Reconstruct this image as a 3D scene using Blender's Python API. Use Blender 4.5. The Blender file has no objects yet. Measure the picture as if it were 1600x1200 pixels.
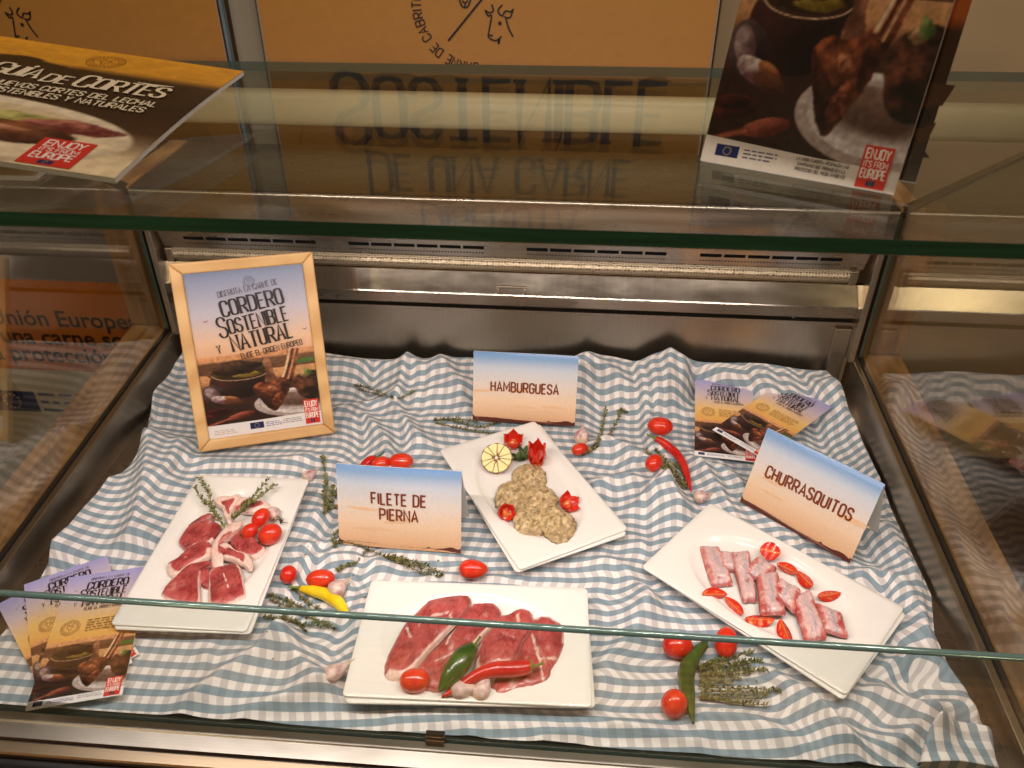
import bpy, math, random
import numpy as np
from mathutils import Vector, Matrix, noise

# ------------------------------------------------------------------ camera, world, lamps, exposure
SC = bpy.context.scene
COL = SC.collection
R = math.radians
PI = math.pi
M = Matrix(((0.99702926, -0.04405499, 0.06318076),
            (0.07701838, 0.56058574, -0.82450700),
            (0.00090542, 0.82692369, 0.56231343)))
FPX = 1238.3
CAMZ = 1.0
cam = bpy.data.cameras.new('camera')
cam.sensor_width = 36.0
cam.lens = 36.0 * FPX / 1600.0
cam.clip_start = 0.02
cam.clip_end = 60.0
cam.dof.use_dof = True
cam.dof.focus_distance = 1.25
cam.dof.aperture_fstop = 9.0
cam_o = bpy.data.objects.new('camera', cam)
COL.objects.link(cam_o)
mw = M.to_4x4()
mw.translation = (0, 0, CAMZ)
cam_o.matrix_world = mw
SC.camera = cam_o

W = bpy.data.worlds.new('World')
SC.world = W
W.use_nodes = True
W.node_tree.nodes['Background'].inputs[0].default_value = (0.42, 0.25, 0.125, 1)
W.node_tree.nodes['Background'].inputs[1].default_value = 0.16

def area_lamp(name, loc, target, size, power, color, shape='DISK', size_y=None, parent=None):
    L = bpy.data.lights.new(name, 'AREA')
    L.shape = shape
    L.size = size
    if size_y:
        L.size_y = size_y
    L.energy = power
    L.color = color
    o = bpy.data.objects.new(name, L)
    COL.objects.link(o)
    o.location = loc
    d = Vector(target) - Vector(loc)
    o.rotation_euler = d.to_track_quat('-Z', 'Y').to_euler()
    return o

# ceiling downlights of the shop hall, in a row above the counter's front
for i, lx in enumerate((-1.15, -0.35, 0.45, 1.2)):
    area_lamp('ceiling_downlight', (lx, 1.0, 2.5), (lx * 0.6, 1.15, 0.0), 0.16, 5.4, (1.0, 0.87, 0.76))
# two warm floodlights far off in the hall; they glint in the steel by way of the side panes
for fl in ((-7.5, -14.3, 5.5), (8.5, -14.1, 5.8)):
    area_lamp('hall_floodlight', fl, (0.0, 1.3, 0.3), 0.9, 170.0, (1.0, 0.80, 0.45))
LED_POWER = 0.52        # each of the strip's diodes, built with the shelf below

SC.view_settings.view_transform = 'Standard'
SC.view_settings.look = 'None'
SC.view_settings.exposure = 0.0
SC.view_settings.gamma = 1.0
SC.cycles.max_bounces = 7
SC.cycles.diffuse_bounces = 3
SC.cycles.transparent_max_bounces = 24
SC.cycles.glossy_bounces = 4
SC.cycles.use_denoising = True
SC.cycles.sample_clamp_indirect = 4.0

# ------------------------------------------------------------------ helpers
def lin(c):
    c = c / 255.0
    return c / 12.92 if c <= 0.04045 else ((c + 0.055) / 1.055) ** 2.4

def C(r, g, b, a=1.0):
    return (lin(r), lin(g), lin(b), 1.0)

def ray(px, py):
    d = Vector(((px - 800) / FPX, -(py - 600) / FPX, -1.0))
    return M @ d

def at(px, py, z=0.0):
    q = ray(px, py)
    t = (z - CAMZ) / q.z
    return Vector((0, 0, CAMZ)) + q * t

def at_y(px, py, y):
    q = ray(px, py)
    return Vector((0, 0, CAMZ)) + q * (y / q.y)

def rng(seed):
    return random.Random(seed)

def fbm(x, y, z=0.0, o=4):
    return noise.fractal(Vector((x, y, z)), 1.0, 2.0, o)

def mk(name, V, F, mat, parent=None, cols=None, smooth=False, uvs=None, mats=None, midx=None):
    me = bpy.data.meshes.new(name)
    me.from_pydata([tuple(v) for v in V], [], F)
    if mats:
        for m_ in mats:
            me.materials.append(m_)
        me.polygons.foreach_set('material_index', midx)
    else:
        me.materials.append(mat)
    if cols is not None:
        a = me.color_attributes.new('Col', 'FLOAT_COLOR', 'POINT')
        a.data.foreach_set('color', np.array([tuple(c)[:3] + (1.0,) for c in cols], dtype=np.float32).ravel())
    if uvs is not None:
        ul = me.uv_layers.new(name='UVMap')
        li = np.empty(len(me.loops), dtype=np.int32)
        me.loops.foreach_get('vertex_index', li)
        ul.data.foreach_set('uv', np.asarray(uvs, dtype=np.float32)[li].ravel())
    if smooth:
        me.polygons.foreach_set('use_smooth', [True] * len(me.polygons))
    me.update()
    o = bpy.data.objects.new(name, me)
    COL.objects.link(o)
    if parent:
        o.parent = parent
    return o

def thing(name, label, cat, loc=(0, 0, 0), mat=None, group=None, rot=None):
    o = bpy.data.objects.new(name, None)
    o.empty_display_size = 0.03
    COL.objects.link(o)
    if rot is not None:
        m_ = rot.to_4x4()
        m_.translation = Vector(loc)
        o.matrix_world = m_
    else:
        o.location = loc
    tag(o, label, cat, group)
    return o

def tag(o, label, cat, group=None):
    o['label'] = label
    o['category'] = cat
    if group:
        o['group'] = group
    return o

def box(x0, x1, y0, y1, z0, z1):
    V = [(x0, y0, z0), (x1, y0, z0), (x1, y1, z0), (x0, y1, z0), (x0, y0, z1), (x1, y0, z1), (x1, y1, z1), (x0, y1, z1)]
    F = [(0, 3, 2, 1), (4, 5, 6, 7), (0, 1, 5, 4), (1, 2, 6, 5), (2, 3, 7, 6), (3, 0, 4, 7)]
    return V, F

def bevel(o, w=0.001, seg=2):
    b = o.modifiers.new('bevel', 'BEVEL')
    b.width = w
    b.segments = seg
    b.limit_method = 'ANGLE'
    return o

def join(*vf):
    V, F = [], []
    for v, f in vf:
        n = len(V)
        V += list(v)
        F += [tuple(i + n for i in q) for q in f]
    return V, F

def extrude_profile(prof, x0, x1, closed=False):
    """(y, z) profile swept along x"""
    V = [(x0, y, z) for y, z in prof] + [(x1, y, z) for y, z in prof]
    n = len(prof)
    F = [(i, i + 1, n + i + 1, n + i) for i in range(n - 1)]
    if closed:
        F.append((n - 1, 0, n, 2 * n - 1))
        F += [tuple(range(n))[::-1], tuple(range(n, 2 * n))]
    return V, F

def tube(pts, radii, n=8, cap=True, squash=1.0):
    pts = [Vector(p) for p in pts]
    V, F = [], []
    up = Vector((0, 0, 1))
    prev = None
    for i, p in enumerate(pts):
        t = (pts[min(i + 1, len(pts) - 1)] - pts[max(i - 1, 0)]).normalized()
        if prev is None:
            a = up if abs(t.z) < 0.9 else Vector((1, 0, 0))
            s = t.cross(a).normalized()
        else:
            s = (prev - t * prev.dot(t)).normalized()
        prev = s
        b = s.cross(t)
        for k in range(n):
            an = 2 * PI * k / n
            V.append(p + s * (math.cos(an) * radii[i]) + b * (math.sin(an) * radii[i] * squash))
    for i in range(len(pts) - 1):
        for k in range(n):
            F.append((i * n + k, i * n + (k + 1) % n, (i + 1) * n + (k + 1) % n, (i + 1) * n + k))
    if cap:
        F.append(tuple(range(n))[::-1])
        F.append(tuple(range((len(pts) - 1) * n, len(pts) * n)))
    return V, F

def spline(pts, per=6, closed=False):
    """Catmull-Rom through points (any dimension)"""
    P = [np.array(p, float) for p in pts]
    n = len(P)
    out = []
    rngs = range(n) if closed else range(n - 1)
    for i in rngs:
        p0 = P[(i - 1) % n] if closed or i > 0 else P[0]
        p1 = P[i]
        p2 = P[(i + 1) % n]
        p3 = P[(i + 2) % n] if closed or i + 2 < n else P[-1]
        for k in range(per):
            t = k / per
            out.append(0.5 * ((2 * p1) + (-p0 + p2) * t + (2 * p0 - 5 * p1 + 4 * p2 - p3) * t * t + (-p0 + 3 * p1 - 3 * p2 + p3) * t ** 3))
    if not closed:
        out.append(P[-1])
    return out

# ------------------------------------------------------------------ materials
def new_mat(name):
    m = bpy.data.materials.new(name)
    m.use_nodes = True
    nt = m.node_tree
    return m, nt, nt.nodes, nt.links, nt.nodes['Principled BSDF']

def setin(b, **kw):
    names = {'rough': 'Roughness', 'metal': 'Metallic', 'spec': 'Specular IOR Level', 'coat': 'Coat Weight', 'coatr': 'Coat Roughness',
             'sss': 'Subsurface Weight', 'trans': 'Transmission Weight', 'ior': 'IOR', 'aniso': 'Anisotropic'}
    for k, v in kw.items():
        b.inputs[names[k]].default_value = v

def nd(nodes, kind, **kw):
    n = nodes.new(kind)
    for k, v in kw.items():
        setattr(n, k, v)
    return n

def coords(nodes, links, scale=(1, 1, 1), kind='Object', rot=(0, 0, 0)):
    tc = nodes.new('ShaderNodeTexCoord')
    mp = nodes.new('ShaderNodeMapping')
    mp.inputs['Scale'].default_value = scale
    mp.inputs['Rotation'].default_value = rot
    links.new(tc.outputs[kind], mp.inputs['Vector'])
    return mp.outputs['Vector']

def noise_tex(nodes, links, vec, scale=5, detail=5, rough=0.6):
    n = nodes.new('ShaderNodeTexNoise')
    n.inputs['Scale'].default_value = scale
    n.inputs['Detail'].default_value = detail
    n.inputs['Roughness'].default_value = rough
    links.new(vec, n.inputs['Vector'])
    return n

def ramp(nodes, links, fac, stops):
    r = nodes.new('ShaderNodeValToRGB')
    el = r.color_ramp.elements
    while len(el) < len(stops):
        el.new(0.5)
    for e, (p, c) in zip(el, stops):
        e.position = p
        e.color = c
    links.new(fac, r.inputs['Fac'])
    return r

def bump(nodes, links, b, height, strength=0.3, dist=0.001):
    bp = nodes.new('ShaderNodeBump')
    bp.inputs['Strength'].default_value = strength
    bp.inputs['Distance'].default_value = dist
    links.new(height, bp.inputs['Height'])
    links.new(bp.outputs['Normal'], b.inputs['Normal'])
    return bp

def plain(name, col, rough=0.5, metal=0.0, spec=0.5, var=0.08, nscale=40, bumps=0.0, coat=0.0):
    m, nt, N, L, b = new_mat(name)
    v = coords(N, L)
    n = noise_tex(N, L, v, nscale, 5)
    hi = tuple(min(1, c * (1 + var)) for c in col[:3]) + (1,)
    lo = tuple(c * (1 - var) for c in col[:3]) + (1,)
    r = ramp(N, L, n.outputs['Fac'], [(0.3, lo), (0.7, hi)])
    L.new(r.outputs['Color'], b.inputs['Base Color'])
    setin(b, rough=rough, metal=metal, spec=spec, coat=coat)
    if bumps:
        bump(N, L, b, n.outputs['Fac'], bumps, 0.002)
    return m

def vcol(name, rough=0.4, spec=0.5, var=0.1, nscale=120, bumps=0.0, bdist=0.001, sss=0.0, coat=0.0, detail=5, sssr=(0.004, 0.002, 0.001), roughvar=0.0):
    m, nt, N, L, b = new_mat(name)
    at_ = nd(N, 'ShaderNodeVertexColor', layer_name='Col')
    v = coords(N, L)
    n = noise_tex(N, L, v, nscale, detail)
    r = ramp(N, L, n.outputs['Fac'], [(0.25, (1 - var, 1 - var, 1 - var, 1)), (0.75, (1 + var, 1 + var, 1 + var, 1))])
    mx = nd(N, 'ShaderNodeMix', data_type='RGBA', blend_type='MULTIPLY')
    mx.inputs['Factor'].default_value = 1.0
    L.new(at_.outputs['Color'], mx.inputs['A'])
    L.new(r.outputs['Color'], mx.inputs['B'])
    L.new(mx.outputs['Result'], b.inputs['Base Color'])
    setin(b, rough=rough, spec=spec, coat=coat)
    if sss:
        setin(b, sss=sss)
        b.inputs['Subsurface Radius'].default_value = sssr
        b.inputs['Subsurface Scale'].default_value = 1.0
    if bumps:
        bump(N, L, b, n.outputs['Fac'], bumps, bdist)
    if roughvar:
        mr = nd(N, 'ShaderNodeMapRange')
        mr.inputs['To Min'].default_value = max(0.02, rough - roughvar)
        mr.inputs['To Max'].default_value = rough + roughvar
        n2 = noise_tex(N, L, v, nscale * 0.4, 3)
        L.new(n2.outputs['Fac'], mr.inputs['Value'])
        L.new(mr.outputs['Result'], b.inputs['Roughness'])
    return m

def steel(name, col, rough=0.28, stretch=(0.5, 60, 60), var=0.12, bumps=0.012):
    m, nt, N, L, b = new_mat(name)
    v = coords(N, L, stretch)
    n = noise_tex(N, L, v, 6, 6, 0.65)
    r = ramp(N, L, n.outputs['Fac'], [(0.3, tuple(c * (1 - var) for c in col[:3]) + (1,)), (0.7, tuple(min(1, c * (1 + var)) for c in col[:3]) + (1,))])
    L.new(r.outputs['Color'], b.inputs['Base Color'])
    mr = nd(N, 'ShaderNodeMapRange')
    mr.inputs['To Min'].default_value = rough - 0.07
    mr.inputs['To Max'].default_value = rough + 0.09
    v2 = coords(N, L, (3, 9, 9))
    n2 = noise_tex(N, L, v2, 3, 4)
    L.new(n2.outputs['Fac'], mr.inputs['Value'])
    L.new(mr.outputs['Result'], b.inputs['Roughness'])
    setin(b, metal=1.0)
    return m

def glass_mat(name, tint, strength=0.9, base=0.04):
    m, nt, N, L, b = new_mat(name)
    N.remove(b)
    out = N['Material Output']
    lw = nd(N, 'ShaderNodeLayerWeight')
    lw.inputs['Blend'].default_value = 0.5
    pw = nd(N, 'ShaderNodeMath', operation='POWER')
    pw.inputs[1].default_value = 4.6
    L.new(lw.outputs['Facing'], pw.inputs[0])
    ml = nd(N, 'ShaderNodeMath', operation='MULTIPLY_ADD')
    ml.inputs[1].default_value = strength
    ml.inputs[2].default_value = base
    L.new(pw.outputs[0], ml.inputs[0])
    tr = nd(N, 'ShaderNodeBsdfTransparent')
    tr.inputs['Color'].default_value = tint
    gl = nd(N, 'ShaderNodeBsdfGlossy')
    gv = coords(N, L, (1, 1, 1))
    gn = noise_tex(N, L, gv, 9, 6, 0.7)
    gm = nd(N, 'ShaderNodeMapRange')
    gm.inputs['From Min'].default_value = 0.45
    gm.inputs['From Max'].default_value = 0.75
    gm.inputs['To Min'].default_value = 0.008
    gm.inputs['To Max'].default_value = 0.05
    L.new(gn.outputs['Fac'], gm.inputs['Value'])
    L.new(gm.outputs['Result'], gl.inputs['Roughness'])
    gl.inputs['Color'].default_value = (0.95, 0.97, 0.95, 1)
    ms = nd(N, 'ShaderNodeMixShader')
    L.new(ml.outputs[0], ms.inputs[0])
    L.new(tr.outputs[0], ms.inputs[1])
    L.new(gl.outputs[0], ms.inputs[2])
    L.new(ms.outputs[0], out.inputs['Surface'])
    return m

def wood_mat(name, dark, light, scale=(1.2, 14, 14)):
    m, nt, N, L, b = new_mat(name)
    v = coords(N, L, scale)
    n1 = noise_tex(N, L, v, 3.0, 6, 0.6)
    wv = nd(N, 'ShaderNodeTexWave', wave_type='BANDS', bands_direction='Y')
    wv.inputs['Scale'].default_value = 1.4
    wv.inputs['Distortion'].default_value = 9.0
    wv.inputs['Detail'].default_value = 3.0
    wv.inputs['Detail Scale'].default_value = 1.3
    L.new(v, wv.inputs['Vector'])
    mx = nd(N, 'ShaderNodeMath', operation='MULTIPLY_ADD')
    mx.inputs[1].default_value = 0.45
    L.new(wv.outputs['Fac'], mx.inputs[0])
    sc = nd(N, 'ShaderNodeMath', operation='MULTIPLY')
    sc.inputs[1].default_value = 0.6
    L.new(n1.outputs['Fac'], sc.inputs[0])
    L.new(sc.outputs[0], mx.inputs[2])
    r = ramp(N, L, mx.outputs[0], [(0.15, dark), (0.8, light)])
    L.new(r.outputs['Color'], b.inputs['Base Color'])
    setin(b, rough=0.45, spec=0.4)
    bump(N, L, b, mx.outputs[0], 0.15, 0.001)
    return m

M_STEEL = steel('brushed_steel', (0.46, 0.40, 0.335), 0.27)
M_STEEL_D = steel('back_panel_steel', (0.48, 0.415, 0.34), 0.33, (90, 1, 1.2), 0.12, 0.03)
M_STEEL_STRIP = steel('polished_strip_steel', (0.46, 0.40, 0.335), 0.16, (70, 1, 1.0), 0.16)
M_STEEL_TOP = steel('worktop_steel', (0.115, 0.105, 0.098), 0.26)
M_ALU = steel('rail_aluminium', (0.74, 0.69, 0.62), 0.30, (0.6, 90, 90), 0.06, 0.03)
M_ALU_BR = steel('bronze_aluminium', (0.42, 0.33, 0.23), 0.33, (0.6, 90, 90), 0.08, 0.03)
M_CHROME = plain('chrome', (0.55, 0.52, 0.48, 1), 0.14, 1.0)
M_BLACK = plain('black_gasket', (0.006, 0.005, 0.005, 1), 0.5)
M_DARK = plain('dark_recess', (0.004, 0.004, 0.004, 1), 0.7)
M_WOOD = wood_mat('oak', C(140, 96, 50), C(206, 158, 100), (14, 1.2, 14))
M_WOODV = wood_mat('oak_upright', C(112, 78, 44), C(172, 130, 84), (14, 14, 1.2))
M_WOODX = wood_mat('oak_lengthwise', C(150, 95, 45), C(205, 150, 88), (1.2, 14, 14))
M_FRAMEW = wood_mat('pale_beech', C(196, 148, 92), C(222, 180, 126), (3, 3, 3))
M_GLASS = glass_mat('clear_pane', (0.93, 0.95, 0.93, 1))
M_GLASS_SIDE = glass_mat('side_pane', (0.88, 0.87, 0.83, 1), 0.95, 0.115)
M_GLASS_TOP = glass_mat('shelf_glass', (0.89, 0.90, 0.885, 1), 0.66, 0.035)
M_GLOSS = glass_mat('picture_glazing', (0.98, 0.98, 0.98, 1), 0.6, 0.025)
m, nt, N_, L_, b_ = new_mat('green_glass_edge')
b_.inputs['Base Color'].default_value = (0.002, 0.028, 0.016, 1)
setin(b_, rough=0.10, spec=0.9)
_v = coords(N_, L_, (2, 40, 40))
_n = noise_tex(N_, L_, _v, 3, 3)
_r = ramp(N_, L_, _n.outputs['Fac'], [(0.35, (0.018, 0.10, 0.062, 1)), (0.75, (0.038, 0.20, 0.12, 1))])
L_.new(_r.outputs['Color'], b_.inputs['Base Color'])
M_EDGE = m
m, nt, N_, L_, b_ = new_mat('pale_glass_edge')
b_.inputs['Base Color'].default_value = (0.10, 0.16, 0.14, 1)
setin(b_, rough=0.13, spec=0.9, metal=0.35)
M_EDGE2 = m
M_PORC = plain('porcelain', (0.86, 0.82, 0.77, 1), 0.16, 0, 0.5, 0.015, 20, 0.0, 0.3)
M_PRINT = vcol('printed_paper', 0.30, 0.5, 0.06, 260)
M_PRINT_DULL = vcol('banner_print', 0.45, 0.35, 0.05, 30)
M_PAPER = plain('paper_white', (0.78, 0.76, 0.73, 1), 0.45, 0, 0.4, 0.03, 60)
M_CREAM = plain('cream_enamel', C(236, 226, 184), 0.35, 0, 0.5, 0.04, 8)
M_WALL = plain('brown_grey_panel', C(196, 172, 138), 0.6, 0, 0.3, 0.05, 3)
M_POST = plain('grey_post_paint', C(176, 166, 150), 0.5, 0, 0.4, 0.05, 6)
M_BLUE = plain('pale_blue_panel', C(120, 142, 160), 0.5, 0, 0.4, 0.18, 9)
def flesh_mat(name, patty=False):
    m, nt, N, L, b = new_mat(name)
    at_ = nd(N, 'ShaderNodeVertexColor', layer_name='Col')
    def mixn(fac, a, bb, blend='MIX', f=None):
        mx = nd(N, 'ShaderNodeMix', data_type='RGBA', blend_type=blend)
        if f is not None: mx.inputs['Factor'].default_value = f
        else: L.new(fac, mx.inputs['Factor'])
        for k, s_ in (('A', a), ('B', bb)):
            if isinstance(s_, tuple): mx.inputs[k].default_value = s_
            else: L.new(s_, mx.inputs[k])
        return mx.outputs['Result']
    if patty:
        v = coords(N, L)
        vo = nd(N, 'ShaderNodeTexVoronoi', feature='F1')
        vo.inputs['Scale'].default_value = 185
        L.new(v, vo.inputs['Vector'])
        n1 = noise_tex(N, L, v, 105, 5, 0.65)
        rc = ramp(N, L, vo.outputs['Color'], [(0.15, (0.58, 0.52, 0.46, 1)), (0.5, (1.0, 0.98, 0.95, 1)), (0.9, (1.36, 1.32, 1.24, 1))])
        c1 = mixn(None, at_.outputs['Color'], rc.outputs['Color'], 'MULTIPLY', 1.0)
        sp = ramp(N, L, n1.outputs['Fac'], [(0.24, (0.40, 0.36, 0.22, 1)), (0.32, (1, 1, 1, 1))])
        c2 = mixn(None, c1, sp.outputs['Color'], 'MULTIPLY', 1.0)
        L.new(c2, b.inputs['Base Color'])
        bump(N, L, b, n1.outputs['Fac'], 0.9, 0.006)
        setin(b, rough=0.36, spec=0.5, coat=0.15)
        return m
    v = coords(N, L, (1.0, 0.45, 1.0), rot=(0, 0, 0.5))
    n1 = noise_tex(N, L, v, 420, 5, 0.62)
    n2 = noise_tex(N, L, v, 110, 6, 0.7)
    tone = ramp(N, L, n1.outputs['Fac'], [(0.28, (0.84, 0.78, 0.78, 1)), (0.72, (1.14, 1.18, 1.18, 1))])
    c1 = mixn(None, at_.outputs['Color'], tone.outputs['Color'], 'MULTIPLY', 1.0)
    vein = ramp(N, L, n2.outputs['Fac'], [(0.485, (0, 0, 0, 1)), (0.5, (0.22, 0.22, 0.22, 1)), (0.515, (0, 0, 0, 1))])
    c2 = mixn(vein.outputs['Color'], c1, (0.80, 0.55, 0.48, 1))
    L.new(c2, b.inputs['Base Color'])
    mr = nd(N, 'ShaderNodeMapRange')
    mr.inputs['To Min'].default_value = 0.14
    mr.inputs['To Max'].default_value = 0.46
    L.new(n2.outputs['Fac'], mr.inputs['Value'])
    L.new(mr.outputs['Result'], b.inputs['Roughness'])
    bump(N, L, b, n2.outputs['Fac'], 0.55, 0.004)
    setin(b, spec=0.6, sss=0.08, coat=0.55, coatr=0.07)
    b.inputs['Subsurface Radius'].default_value = (0.005, 0.0015, 0.001)
    b.inputs['Subsurface Scale'].default_value = 1.0
    return m
M_MEAT = flesh_mat('raw_meat')
M_PATTY = flesh_mat('minced_patty', True)
M_RED = vcol('tomato_skin', 0.2, 0.5, 0.09, 70, 0.05, 0.001, 0.08, 0.2, 3, (0.004, 0.001, 0.001))
M_FLESH = vcol('tomato_flesh', 0.16, 0.6, 0.16, 240, 0.3, 0.001, 0.1, 0.3)
M_CHILI = vcol('pepper_skin', 0.2, 0.5, 0.10, 80, 0.12, 0.0012, 0.0, 0.25)
M_GARLIC = vcol('garlic_skin', 0.38, 0.4, 0.10, 180, 0.2, 0.001, 0.1, 0.0)
M_LEAF = vcol('herb_leaf', 0.5, 0.35, 0.25, 300)
M_STEM = vcol('herb_stem', 0.6, 0.3, 0.2, 200)

# honeycomb outlet: fine pressed mesh of cells a few millimetres wide
m, nt, N_, L_, b_ = new_mat('honeycomb_outlet')
_v = coords(N_, L_, (1, 1, 1))
_vo = nd(N_, 'ShaderNodeTexVoronoi', feature='DISTANCE_TO_EDGE')
_vo.inputs['Scale'].default_value = 165
_vo.inputs['Randomness'].default_value = 0.25
L_.new(_v, _vo.inputs['Vector'])
_r = ramp(N_, L_, _vo.outputs['Distance'], [(0.04, (0.60, 0.49, 0.35, 1)), (0.32, (0.13, 0.10, 0.065, 1))])
L_.new(_r.outputs['Color'], b_.inputs['Base Color'])
setin(b_, rough=0.38, metal=0.75)
bump(N_, L_, b_, _vo.outputs['Distance'], 0.8, 0.002)
M_HONEY = m

# gingham cotton: strong blue weft bands, pale warp columns
m, nt, N_, L_, b_ = new_mat('gingham_cotton')
_uv = nd(N_, 'ShaderNodeUVMap', uv_map='UVMap')
_sp = nd(N_, 'ShaderNodeSeparateXYZ')
L_.new(_uv.outputs['UV'], _sp.inputs[0])
def _band(sock, pitch, soft):
    a = nd(N_, 'ShaderNodeMath', operation='MULTIPLY')
    a.inputs[1].default_value = 2 * PI / pitch
    L_.new(sock, a.inputs[0])
    s = nd(N_, 'ShaderNodeMath', operation='SINE')
    L_.new(a.outputs[0], s.inputs[0])
    mr = nd(N_, 'ShaderNodeMapRange', interpolation_type='SMOOTHSTEP')
    mr.inputs['From Min'].default_value = -soft
    mr.inputs['From Max'].default_value = soft
    L_.new(s.outputs[0], mr.inputs['Value'])
    return mr.outputs['Result']
_bx = _band(_sp.outputs['X'], 0.0215, 0.10)
_by = _band(_sp.outputs['Y'], 0.0225, 0.10)
_nz = noise_tex(N_, L_, _uv.outputs['UV'], 900, 2)
def _mixc(fac, a, b, blend='MIX'):
    mx = nd(N_, 'ShaderNodeMix', data_type='RGBA', blend_type=blend)
    if isinstance(fac, float):
        mx.inputs['Factor'].default_value = fac
    else:
        L_.new(fac, mx.inputs['Factor'])
    for k, s in (('A', a), ('B', b)):
        if isinstance(s, tuple):
            mx.inputs[k].default_value = s
        else:
            L_.new(s, mx.inputs[k])
    return mx.outputs['Result']
_white = _mixc(_bx, (0.83, 0.775, 0.755, 1), (0.60, 0.555, 0.55, 1))
_blue = _mixc(_bx, (0.275, 0.345, 0.395, 1), (0.225, 0.29, 0.342, 1))
_cl = _mixc(_by, _white, _blue)
_tr = ramp(N_, L_, _nz.outputs['Fac'], [(0.3, (0.90, 0.90, 0.90, 1)), (0.7, (1.06, 1.06, 1.06, 1))])
_cl2 = _mixc(1.0, _cl, _tr.outputs['Color'], 'MULTIPLY')
L_.new(_cl2, b_.inputs['Base Color'])
setin(b_, rough=0.85, spec=0.2)
b_.inputs['Sheen Weight'].default_value = 0.15
bump(N_, L_, b_, _nz.outputs['Fac'], 0.12, 0.0006)
M_CLOTH = m

# ------------------------------------------------------------------ the display case (one thing, many parts)
XL, XR = -0.872, 0.612          # inner faces of the side walls
YB = 1.475                      # where side panes end at the back
YF = 0.605                      # low front pane
def zg(y):
    return 0.097 + 0.075 * (y - 1.475)

case = thing('display_case', 'refrigerated stainless steel counter display case with glass panes and oak trim', 'display case', (-0.13, 1.0, -0.012))
OFF = Vector((-0.13, 1.0, -0.012))
def cpart(name, vf, mat, smooth=False, bev=0.0, parent=None, **kw):
    V, F = vf
    o = mk(name, [Vector(v) - OFF for v in V], F, mat, parent or case, smooth=smooth, **kw)
    if bev:
        bevel(o, bev)
    return o

cpart('deck_plate', box(XL, XR, 0.60, 1.50, -0.012, -0.004), M_STEEL)
# rear wall, from the deck up
cpart('back_panel', extrude_profile([(1.500, -0.004), (1.500, 0.164), (1.494, 0.168), (1.494, 0.1735), (1.512, 0.1735)], XL + 0.012, XR - 0.012), M_STEEL_D)
cpart('back_slot', box(XL + 0.012, XR - 0.012, 1.513, 1.52, 0.160, 0.20), M_DARK)
cpart('flat_strip', extrude_profile([(1.512, 0.185), (1.490, 0.185), (1.488, 0.1875), (1.490, 0.214), (1.479, 0.2155)], XL + 0.006, XR - 0.006), M_STEEL)
cpart('slanted_strip', extrude_profile([(1.479, 0.2158), (1.473, 0.218), (1.4745, 0.2205), (1.492, 0.262), (1.500, 0.263)], XL + 0.004, XR - 0.004), M_STEEL_STRIP)
hp = [(1.497 - 0.010 * math.sin(PI * k / 6), 0.2635 + 0.030 * k / 6) for k in range(7)]
cpart('honeycomb_outlet', extrude_profile(hp, XL + 0.035, XR - 0.045), M_HONEY, True)
cpart('outlet_end_cap', box(XR - 0.0448, XR - 0.030, 1.486, 1.5, 0.2632, 0.2945), M_STEEL, bev=0.001)
cpart('outlet_end_cap', box(XL + 0.020, XL + 0.0348, 1.486, 1.5, 0.2632, 0.2945), M_STEEL, bev=0.001)
# vent panel with real slot openings
def vent_panel():
    z0, z1 = 0.2955, 0.362
    sl0, sl1 = 0.316, 0.3245
    def yz(z):
        t = (z - z0) / (z1 - z0)
        return 1.494 - 0.024 * t
    xs = []
    for a, b in ((288, 497), (543, 758), (821, 1044), (1094, 1322)):
        xa = at_y(a, 385, yz(0.32)).x
        xb = at_y(b, 392, yz(0.32)).x
        w = (xb - xa) / 6.0
        for k in range(6):
            xs.append((xa + w * k + w * 0.05, xa + w * (k + 1) - w * 0.05))
    V, F = [], []
    def quad(x0, x1, a, b):
        n = len(V)
        V.extend([(x0, yz(a), a), (x1, yz(a), a), (x1, yz(b), b), (x0, yz(b), b)])
        F.append((n, n + 1, n + 2, n + 3))
    xa, xb = XL + 0.018, XR - 0.02
    quad(xa, xb, z0, sl0)
    quad(xa, xb, sl1, z1)
    cur = xa
    for s0, s1 in xs:
        quad(cur, s0, sl0, sl1)
        cur = s1
    quad(cur, xb, sl0, sl1)
    cpart('vent_panel', (V, F), M_STEEL)
    for s0, s1 in xs:
        V2, F2 = [], []
        d = 0.012
        V2 = [(s0, yz(sl0), sl0), (s1, yz(sl0), sl0), (s1, yz(sl1), sl1), (s0, yz(sl1), sl1),
              (s0, yz(sl0) + d, sl0), (s1, yz(sl0) + d, sl0), (s1, yz(sl1) + d, sl1), (s0, yz(sl1) + d, sl1)]
        F2 = [(4, 5, 6, 7), (0, 1, 5, 4), (2, 3, 7, 6), (1, 2, 6, 5), (3, 0, 4, 7)]
        cpart('vent_slot', (V2, F2), M_DARK)
    V3, F3 = [], []
    for (a, b) in ((0, 5), (6, 11), (12, 17), (18, 23)):
        x0, x1 = xs[a][0], xs[b][1]
        n = 44
        for k in range(n):
            cx = x0 + (x1 - x0) * (k + 0.5) / n
            for (cz, r) in ((0.3065, 0.0017),):
                i0 = len(V3)
                for q in range(6):
                    an = PI * q / 3
                    zz = cz + r * math.sin(an)
                    V3.append((cx + r * math.cos(an) + (0.0012 if zz > cz else -0.0012) * 0.6, yz(zz) - 0.0006, zz))
                F3.append(tuple(range(i0, i0 + 6)))
    h = cpart('perforation', (V3, F3), M_DARK)
    h['kind'] = 'stuff'
vent_panel()
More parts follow.
